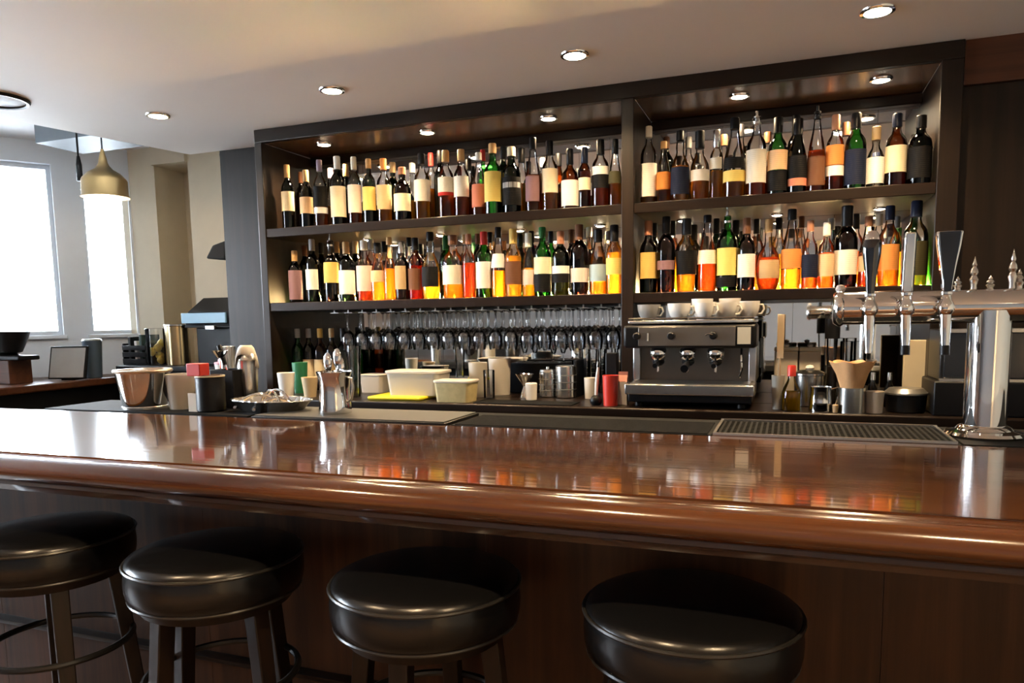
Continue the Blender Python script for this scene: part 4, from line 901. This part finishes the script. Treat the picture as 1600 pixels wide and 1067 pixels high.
def filt(r, h, N=48):
    mb = MB(); v = []; f = []
    for i, (rr, z) in enumerate(((.55, h*.25), (.82, h*.95), (1.15, h*1.5), (1.62, h*2.02), (1.60, h*2.02), (1.10, h*1.5), (.76, h*.95), (.4, h*.3))):
        for k in range(N):
            a = 2*PI*k/N; wv = 1+.10*math.sin(6*a)*(max(0, z-h)/h)
            v.append((r*rr*wv*math.cos(a), r*rr*wv*math.sin(a)*.8, z+(.004*math.sin(6*a+1) if 2 <= i <= 5 else 0)))
    for i in range(7):
        for k in range(N): f.append((i*N+k, i*N+(k+1) % N, (i+1)*N+(k+1) % N, (i+1)*N+k))
    return mb.add(v, f)
tag(link('coffee_filters', filt(r, h), mat('kraft_paper', (.72, .42, .20), .75, var=.12, stretch=(30, 30, 1)), None, P, smooth=60), 'fan of brown paper coffee filters in the steel tin', 'coffee filter')
ware('wine_cork', 'single wine cork lying before the milk pitcher', 'cork', 1306, 3.03, ZBC, 9, 632, mat('cork', (.45, .32, .18), .8), .9, True)
ware('white_beaker', 'white plastic beaker right of the filter tin', 'cup', 1367, 3.07, ZBC, 28, 611, mat('white_plastic', (.62, .57, .5), .4), .85)
for k, (px, wpx) in enumerate(((1228, 34), (1265, 31))):
    P, r, h = place(px, 3.47, ZBC, wpx, 541)
    t = thing('ceramic_canister', ['cream square canister nearer the espresso machine', 'cream square canister behind the steel pot lid'][k], 'canister', P, 0, 'cream canisters')
    link('body', B(-r, r, -r, r, 0, h-.02), mat('cream_ceramic', (.60, .53, .42), .4), t, bevel=.006)
    ld = link('lid', B(-r*1.04, r*1.04, -r*1.04, r*1.04, h-.02, h-.004), mat('cream_lid', (.66, .58, .44), .4), t, bevel=.004)
    link('lid_knob', MB().lathe([(0, h-.004), (.010, h-.004), (.014, h+.006), (0, h+.014)], 14), M_CERAM, ld)
P, r, h = place(1300, 3.30, ZBC, 22, 488)
t = thing('pepper_mill', 'tall clear pepper mill with black top beside canisters', 'pepper mill', P)
link('mill_body', MB().lathe([(0, 0), (r*.95, 0), (r*.95, .02), (r*.7, h*.2), (r*.62, h*.5), (r*.75, h*.72), (0, h*.72)], 20), G_CLEAR, t, smooth=50)
link('peppercorns', MB().lathe([(0, .004), (r*.85, .004), (r*.6, h*.2), (r*.54, h*.42), (0, h*.42)], 16), mat('peppercorn', (.05, .03, .02), .7, bump=.6, bscale=300), t)
link('mill_top', MB().lathe([(0, h*.72), (r, h*.72), (r*1.02, h*.93), (r*.6, h*.97), (0, h*.97)], 20), M_BLACK, t)
link('top_nut', MB().lathe([(0, h*.97), (r*.3, h*.97), (r*.36, h*1.0), (0, h*1.03)], 14), M_CHROME, t)
for k, px in enumerate((1322, 1343)):
    ware('tumbler', 'clear tumbler in the back right bay, %s from the left' % ORD[k], 'glass', px, 3.52, ZBC, 19, 533, G_CLEAR, .85, group='tumblers in right bay', seg=18)
for k, px in enumerate((1364, 1390)):
    P, r, h = place(px, 3.27, ZBC, 14, 582)
    t = thing('bitters_bottle', ['small dark bitters bottle behind the white beaker', 'small dark bitters bottle right of its twin'][k], 'bottle', P, 0, 'bitters bottles')
    link('glass_body', MB().lathe([(0, 0), (r, 0), (r, h*.55), (r*.45, h*.72), (r*.45, h*.8), (0, h*.8)], 14), GL['plum'], t)
    link('cap', MB().lathe([(0, h*.78), (r*.55, h*.78), (r*.5, h), (0, h)], 12), M_CHROME, t)
p0, p1 = aty(1412, 560, 3.36).x, aty(1459, 560, 3.36).x
boxthing('cream_board', 'upright cream board behind the taps on back counter', 'board', p0, p1, 3.36, 3.385, ZBC, aty(1435, 531, 3.36).z, mat('cream_board_paint', (.66, .57, .40), .5), .004)
P, r, h = place(1416, 3.13, ZBC, 60, 606)
t = thing('garnish_box', 'round dark container with clear lid below the taps', 'container', P)
link('box_body', MB().lathe(solid_prof(r*.92, h*.75, .004, r), 30), M_BLKM, t)
link('box_lid', MB().lathe([(0, h*.75), (r*1.03, h*.75), (r*1.03, h*.82), (r*.8, h), (0, h)], 30), mat('steel_lid_soft', (.4, .39, .36), .3, .8), t)
# ice chest with a compact steel oven on it, right of the shelves
boxthing('ice_chest', 'black box at the right end of back counter', 'box', .50, 1.25, 3.02, 3.29, ZBC, 1.175, M_BLACK, .006)
mw = thing('microwave_oven', 'dark steel oven on the black box behind tap column', 'oven', (.88, 3.15, 1.175))
hm = 1.36-1.175
link('oven_body', B(-.36, .36, -.10, .14, 0, hm), M_BLKM, mw, bevel=.004)
od = link('oven_door', B(-.35, .16, -.118, -.10, .012, hm-.012), mat('oven_glass', (.02, .022, .025), .1), mw, bevel=.003)
link('door_handle', MB().tube([(.13, -.118, .03), (.13, -.138, .04), (.13, -.138, hm-.04), (.13, -.118, hm-.03)], .006, 8), M_STEEL, od)
link('oven_trim', B(-.362, .362, -.121, -.10, hm-.010, hm+.003), M_STEEL, mw)
link('oven_trim', B(-.362, .362, -.121, -.10, -.0, .010), M_STEEL, mw)
link('control_strip', B(.17, .35, -.112, -.10, .012, hm-.012), M_TSTEEL, mw)

# ------------------------------------------------------------------ service counter and its ware on the left
ZR = 1.05
rc = thing('service_counter', 'dark wooden service counter by the bay window', 'counter', (0, 0, 0))
link('counter_top', MB().prism([(-4.52, 2.65), (-4.655, 4.38), (-4.89, 4.38), (-5.90, 2.88), (-5.90, 2.65)], ZR-.05, ZR, 'Z'), M_RED, rc, smooth=0, bevel=.01)
link('counter_body', MB().prism([(-4.60, 2.70), (-4.69, 4.34), (-4.87, 4.34), (-5.84, 2.90), (-5.84, 2.70)], 0, ZR-.05, 'Z'), M_BLACK, rc, smooth=0)
ZK = 1.13
kc = thing('rear_counter', 'black rear counter under the cash register', 'counter', (0, 0, 0))
link('counter_top', B(-4.645, -3.19, 4.06, 4.49, ZK-.04, ZK), M_BLACK, kc, bevel=.006)
link('counter_body', B(-4.60, -3.20, 4.10, 4.49, 0, ZK-.04), M_BLACK, kc)
def px_box(name, label, cat, px0, px1, Y0, Y1, z0, top, m, bevel=.006):
    return boxthing(name, label, cat, aty(px0, 540, Y0).x, aty(px1, 540, Y0).x, Y0, Y1, z0, aty((px0+px1)/2, top, Y0).z, m, bevel)
ZD = aty(30, 563, 3.40).z
boxthing('drawer_unit', 'dark wooden drawer unit under the black bowl', 'drawer unit', -5.22, -4.78, 3.36, 3.52, ZR, ZD, M_RED)
P = aty(25, 540, 3.50); 
t = thing('scale_base', 'flat black stand on the drawer unit under the bowl', 'stand', (P.x, 3.44, ZD))
link('stand_plate', B(-.16, .20, -.075, .075, 0, .030), M_BLACK, t, bevel=.008); link('stand_neck', MB().lathe([(0, .03), (.07, .03), (.05, .045), (0, .045)], 24), M_BLACK, t)
hbw = aty(25, 518, 3.51).z-ZD-.045
tag(link('black_bowl', MB().lathe([(0, 0), (.07, 0), (.085, .008), (.125, hbw*.7), (.138, hbw), (.132, hbw), (.118, hbw*.7), (.075, .012), (0, .012)], 36), M_BLACK, None, (P.x, 3.44, ZD+.045)), 'large black bowl by the bay window', 'bowl')
pp = aty(40, 588, 3.06)
for k in range(3):
    tag(link('paper_sheet', B(-.14, .14, -.09, .09, 0, .004), mat('white_paper', (.70, .68, .66), .8), None, (-4.84+.05*k, 3.08-.03*k, ZR+.0045*k), rz=.2-.25*k, smooth=0), 'white paper sheet on the service counter, %s' % ['lowest of the pile', 'middle of the pile', 'topmost of the pile'][k], 'paper', 'loose papers')
# tablet till
P = aty(108, 592, 3.35)
t = thing('till_screen', 'grey till screen on stand leaning on service counter', 'screen', (aty(104, 560, 3.72).x, 3.72, ZR), .35)
ht = .235
link('screen_frame', MB().prism([(-.02, .01), (.0, .01), (.062, ht), (.040, ht)], -.13, .13, 'X'), M_BLACK, t, smooth=0, bevel=.003)
link('screen_face', MB().prism([(-.0225, .02), (-.0195, .02), (.0375, ht-.012), (.0345, ht-.012)], -.118, .118, 'X'), mat('screen_grey', (.34, .34, .33), .35), t, smooth=0)
link('stand_leg', B(-.05, .05, .0, .14, 0, .012), M_BLACK, t, bevel=.003)
t, r, h = ware('travel_mug', 'dark blue grey mug beside the till screen', 'mug', 146, 3.93, ZR, 28, 532, mat('slate_blue', (.08, .12, .17), .3, .3), .8, True, extra={})
link('mug_lid', MB().lathe([(0, h), (r*1.02, h), (r*.9, h+.012), (0, h+.014)], 24), M_TSTEEL, t)
# crate of black gear
P = aty(192, 572, 4.15)
t = thing('wire_crate', 'black slatted crate left of the yellow jar', 'crate', (-4.56, 4.26, ZK))
for k in range(3):
    link('slat', B(-.115, .115, -.105, -.098, .01+.05*k, .045+.05*k), M_BLACK, t, bevel=.002); link('slat', B(-.115, .115, .098, .105, .01+.05*k, .045+.05*k), M_BLACK, t, bevel=.002)
for sx in (-1, 1): link('crate_end', B(sx*.112-.006, sx*.112+.006, -.098, .098, 0, .16), M_BLACK, t, bevel=.002)
link('crate_floor', B(-.106, .106, -.098, .098, 0, .008), M_BLACK, t)
for k, (dx, hh, lab, m) in enumerate(((-.06, .20, 'black folder standing left in the slatted crate', M_BLACK), (0, .17, 'white folder standing in the middle of slatted crate', mat('white_paper', (.70, .68, .66), .8)), (.05, .215, 'dark green folder standing right in the slatted crate', mat('dark_green_card', (.02, .05, .045), .5)))):
    tag(link('folder', B(-.012, .012, -.085, .085, 0, hh), m, None, (-4.56+dx, 4.26, ZK+.008), bevel=.002), lab, 'folder', 'folders in the crate')
P, r, h = place(246, 4.18, ZK, 30, 513)
t = thing('glass_jar', 'clear glass jar of yellow lemons beside tall canister', 'jar', P)
link('jar_wall', MB().lathe(cup_prof(r, r*1.03, h, .003), 28), G_CLEAR, t)
for k in range(5):
    a = k*1.9; tag(link('lemon', MB().lathe([(0, -.034), (.010, -.030), (.026, -.014), (.030, 0), (.026, .014), (.010, .030), (0, .034)], 14), mat('lemon', (.75, .55, .08), .45, bump=.1), None, (P[0]+.5*r*math.cos(a), P[1]+.5*r*math.sin(a), P[2]+.038+.030*k)), 'yellow lemon inside the clear glass jar, %s from the bottom' % ORD[k], 'lemon', 'lemons in the jar')
t, r, h = ware('tall_canister', 'tall steel canister, warm reflection in its colour, in front of cash register', 'canister', 279, 4.20, ZK, 35, 509, mat('warm_reflection_steel', (.62, .46, .25), .22, 1, stretch=(8, 8, 1)), 1.0, True, extra={})  # warm reflection is put into the steel's base colour
link('canister_lid', MB().lathe([(0, h), (r*1.06, h), (r*1.06, h+.010), (0, h+.012)], 28), M_STEEL, t)
# cash register
t = thing('cash_register', 'black cash register with pale blue strip', 'cash register', (-3.80, 4.30, ZK))
zq = lambda py: aty(310, py, 4.16).z-ZK
link('register_body', B(-.20, .34, -.10, .18, 0, zq(512)), M_BLACK, t, bevel=.008)
link('register_hood', MB().prism([(-.14, zq(512)), (.18, zq(512)), (.18, zq(466)), (.06, zq(464)), (-.10, zq(487))], -.27, .34, 'X'), M_BLACK, t, smooth=0, bevel=.006)
link('hood_strip', B(-.275, .12, -.158, -.142, zq(505), zq(489)), mat('pale_blue_strip', (.25, .48, .70), .3), t, bevel=.003)  # plain pale blue strip across the hood front
link('receipt_slot', B(-.06, .02, -.162, -.14, zq(515), zq(509)), M_TSTEEL, t, bevel=.002)
# wall speaker on a bracket
t = thing('wall_speaker', 'black speaker on bracket at the end of wood panel', 'speaker', (-3.17, 3.72, 1.87))
link('cabinet', MB().quadbox([(-.20, -.07, -.045), (-.03, -.09, -.06), (-.03, .08, -.06), (-.20, .06, -.045)], [(-.15, -.06, .035), (-.03, -.07, .06), (-.03, .07, .06), (-.15, .05, .035)]), M_RUBBER, t, smooth=0, bevel=.012)
link('bracket', B(-.035, .0, -.02, .02, -.02, .03), M_BLKM, t, bevel=.003)
link('cable', MB().tube([(-.008, -.03, .03), (-.006, -.06, .15), (-.006, -.09, .40), (-.006, -.11, .555)], .004, 6), M_BLACK, t)
# pendants in the bay
def pendant(P, label, big):
    t = thing('pendant_lamp', label, 'pendant lamp', P)
    top = 2.78-P[2]
    if big:
        R = .132
        prof = [(R+.004, 0), (R+.003, .004), (R-.004, .010), (R-.006, .098), (R-.012, .112), (R*.70, .142), (R*.40, .166), (.034, .188), (.026, .205), (.022, .228), (.013, .262), (.008, .285), (.0, .286)]
        link('shade', MB().lathe(prof, 40, cap=False), M_BRASS, t, smooth=50)
        link('shade_lining', MB().lathe([(R+.002, .001), (R-.008, .012), (R-.010, .083), (R-.024, .108), (R*.5, .148), (0, .16)], 36), mat('lining_cream', (.8, .72, .55), .5), t, smooth=50)
        link('bulb', MB().lathe([(0, .012), (.02, .016), (.032, .040), (.026, .066), (.014, .09), (.013, .15), (0, .15)], 20), emis('bulb_glow', (1, .85, .6), 10), t)
        l = bpy.data.lights.new('lamp_light', 'POINT'); l.energy = 5; l.color = WARM; l.shadow_soft_size = .03
        o = bpy.data.objects.new('lamp_light', l); COL.objects.link(o); o.parent = t; o.location = (0, 0, -.01)
        z0 = .28
    else:
        link('socket', MB().lathe([(0, 0), (.017, 0), (.018, .01), (.017, .10), (.009, .15), (0, .152)], 18), M_BLACK, t)
        z0 = .15
    link('cord', MB().tube([(0, 0, z0), (0, 0, top-.012)], .0045 if big else .006, 8), M_BLACK, t)
    link('ceiling_rose', MB().lathe([(0, top-.02), (.03, top-.02), (.045, top), (0, top)], 20), M_BLKM, t)
p = aty(165, 309, 3.42); pendant((p.x, 3.42, p.z), 'brass dome pendant lamp hanging before the bay window', True)
p = aty(125, 283, 3.45); pendant((p.x, 3.45, p.z), 'slim black pendant socket hanging left of the brass lamp', False)
# round ceiling speaker at the left
p = atz(-2, 152, ZC)
t = thing('ceiling_speaker', 'round ceiling fitting with dark rim at the left edge', 'ceiling speaker', (-3.34, 2.40, ZC))
link('grille', MB().lathe([(0, -.006), (.105, -.006), (.115, -.004), (.118, 0), (0, 0)], 40), mat('grille_white', (.66, .70, .72), .5), t)
link('rim', MB().lathe([(.114, 0), (.114, -.012), (.126, -.014), (.132, -.006), (.132, 0)], 40, cap=False), M_BLACK, t)
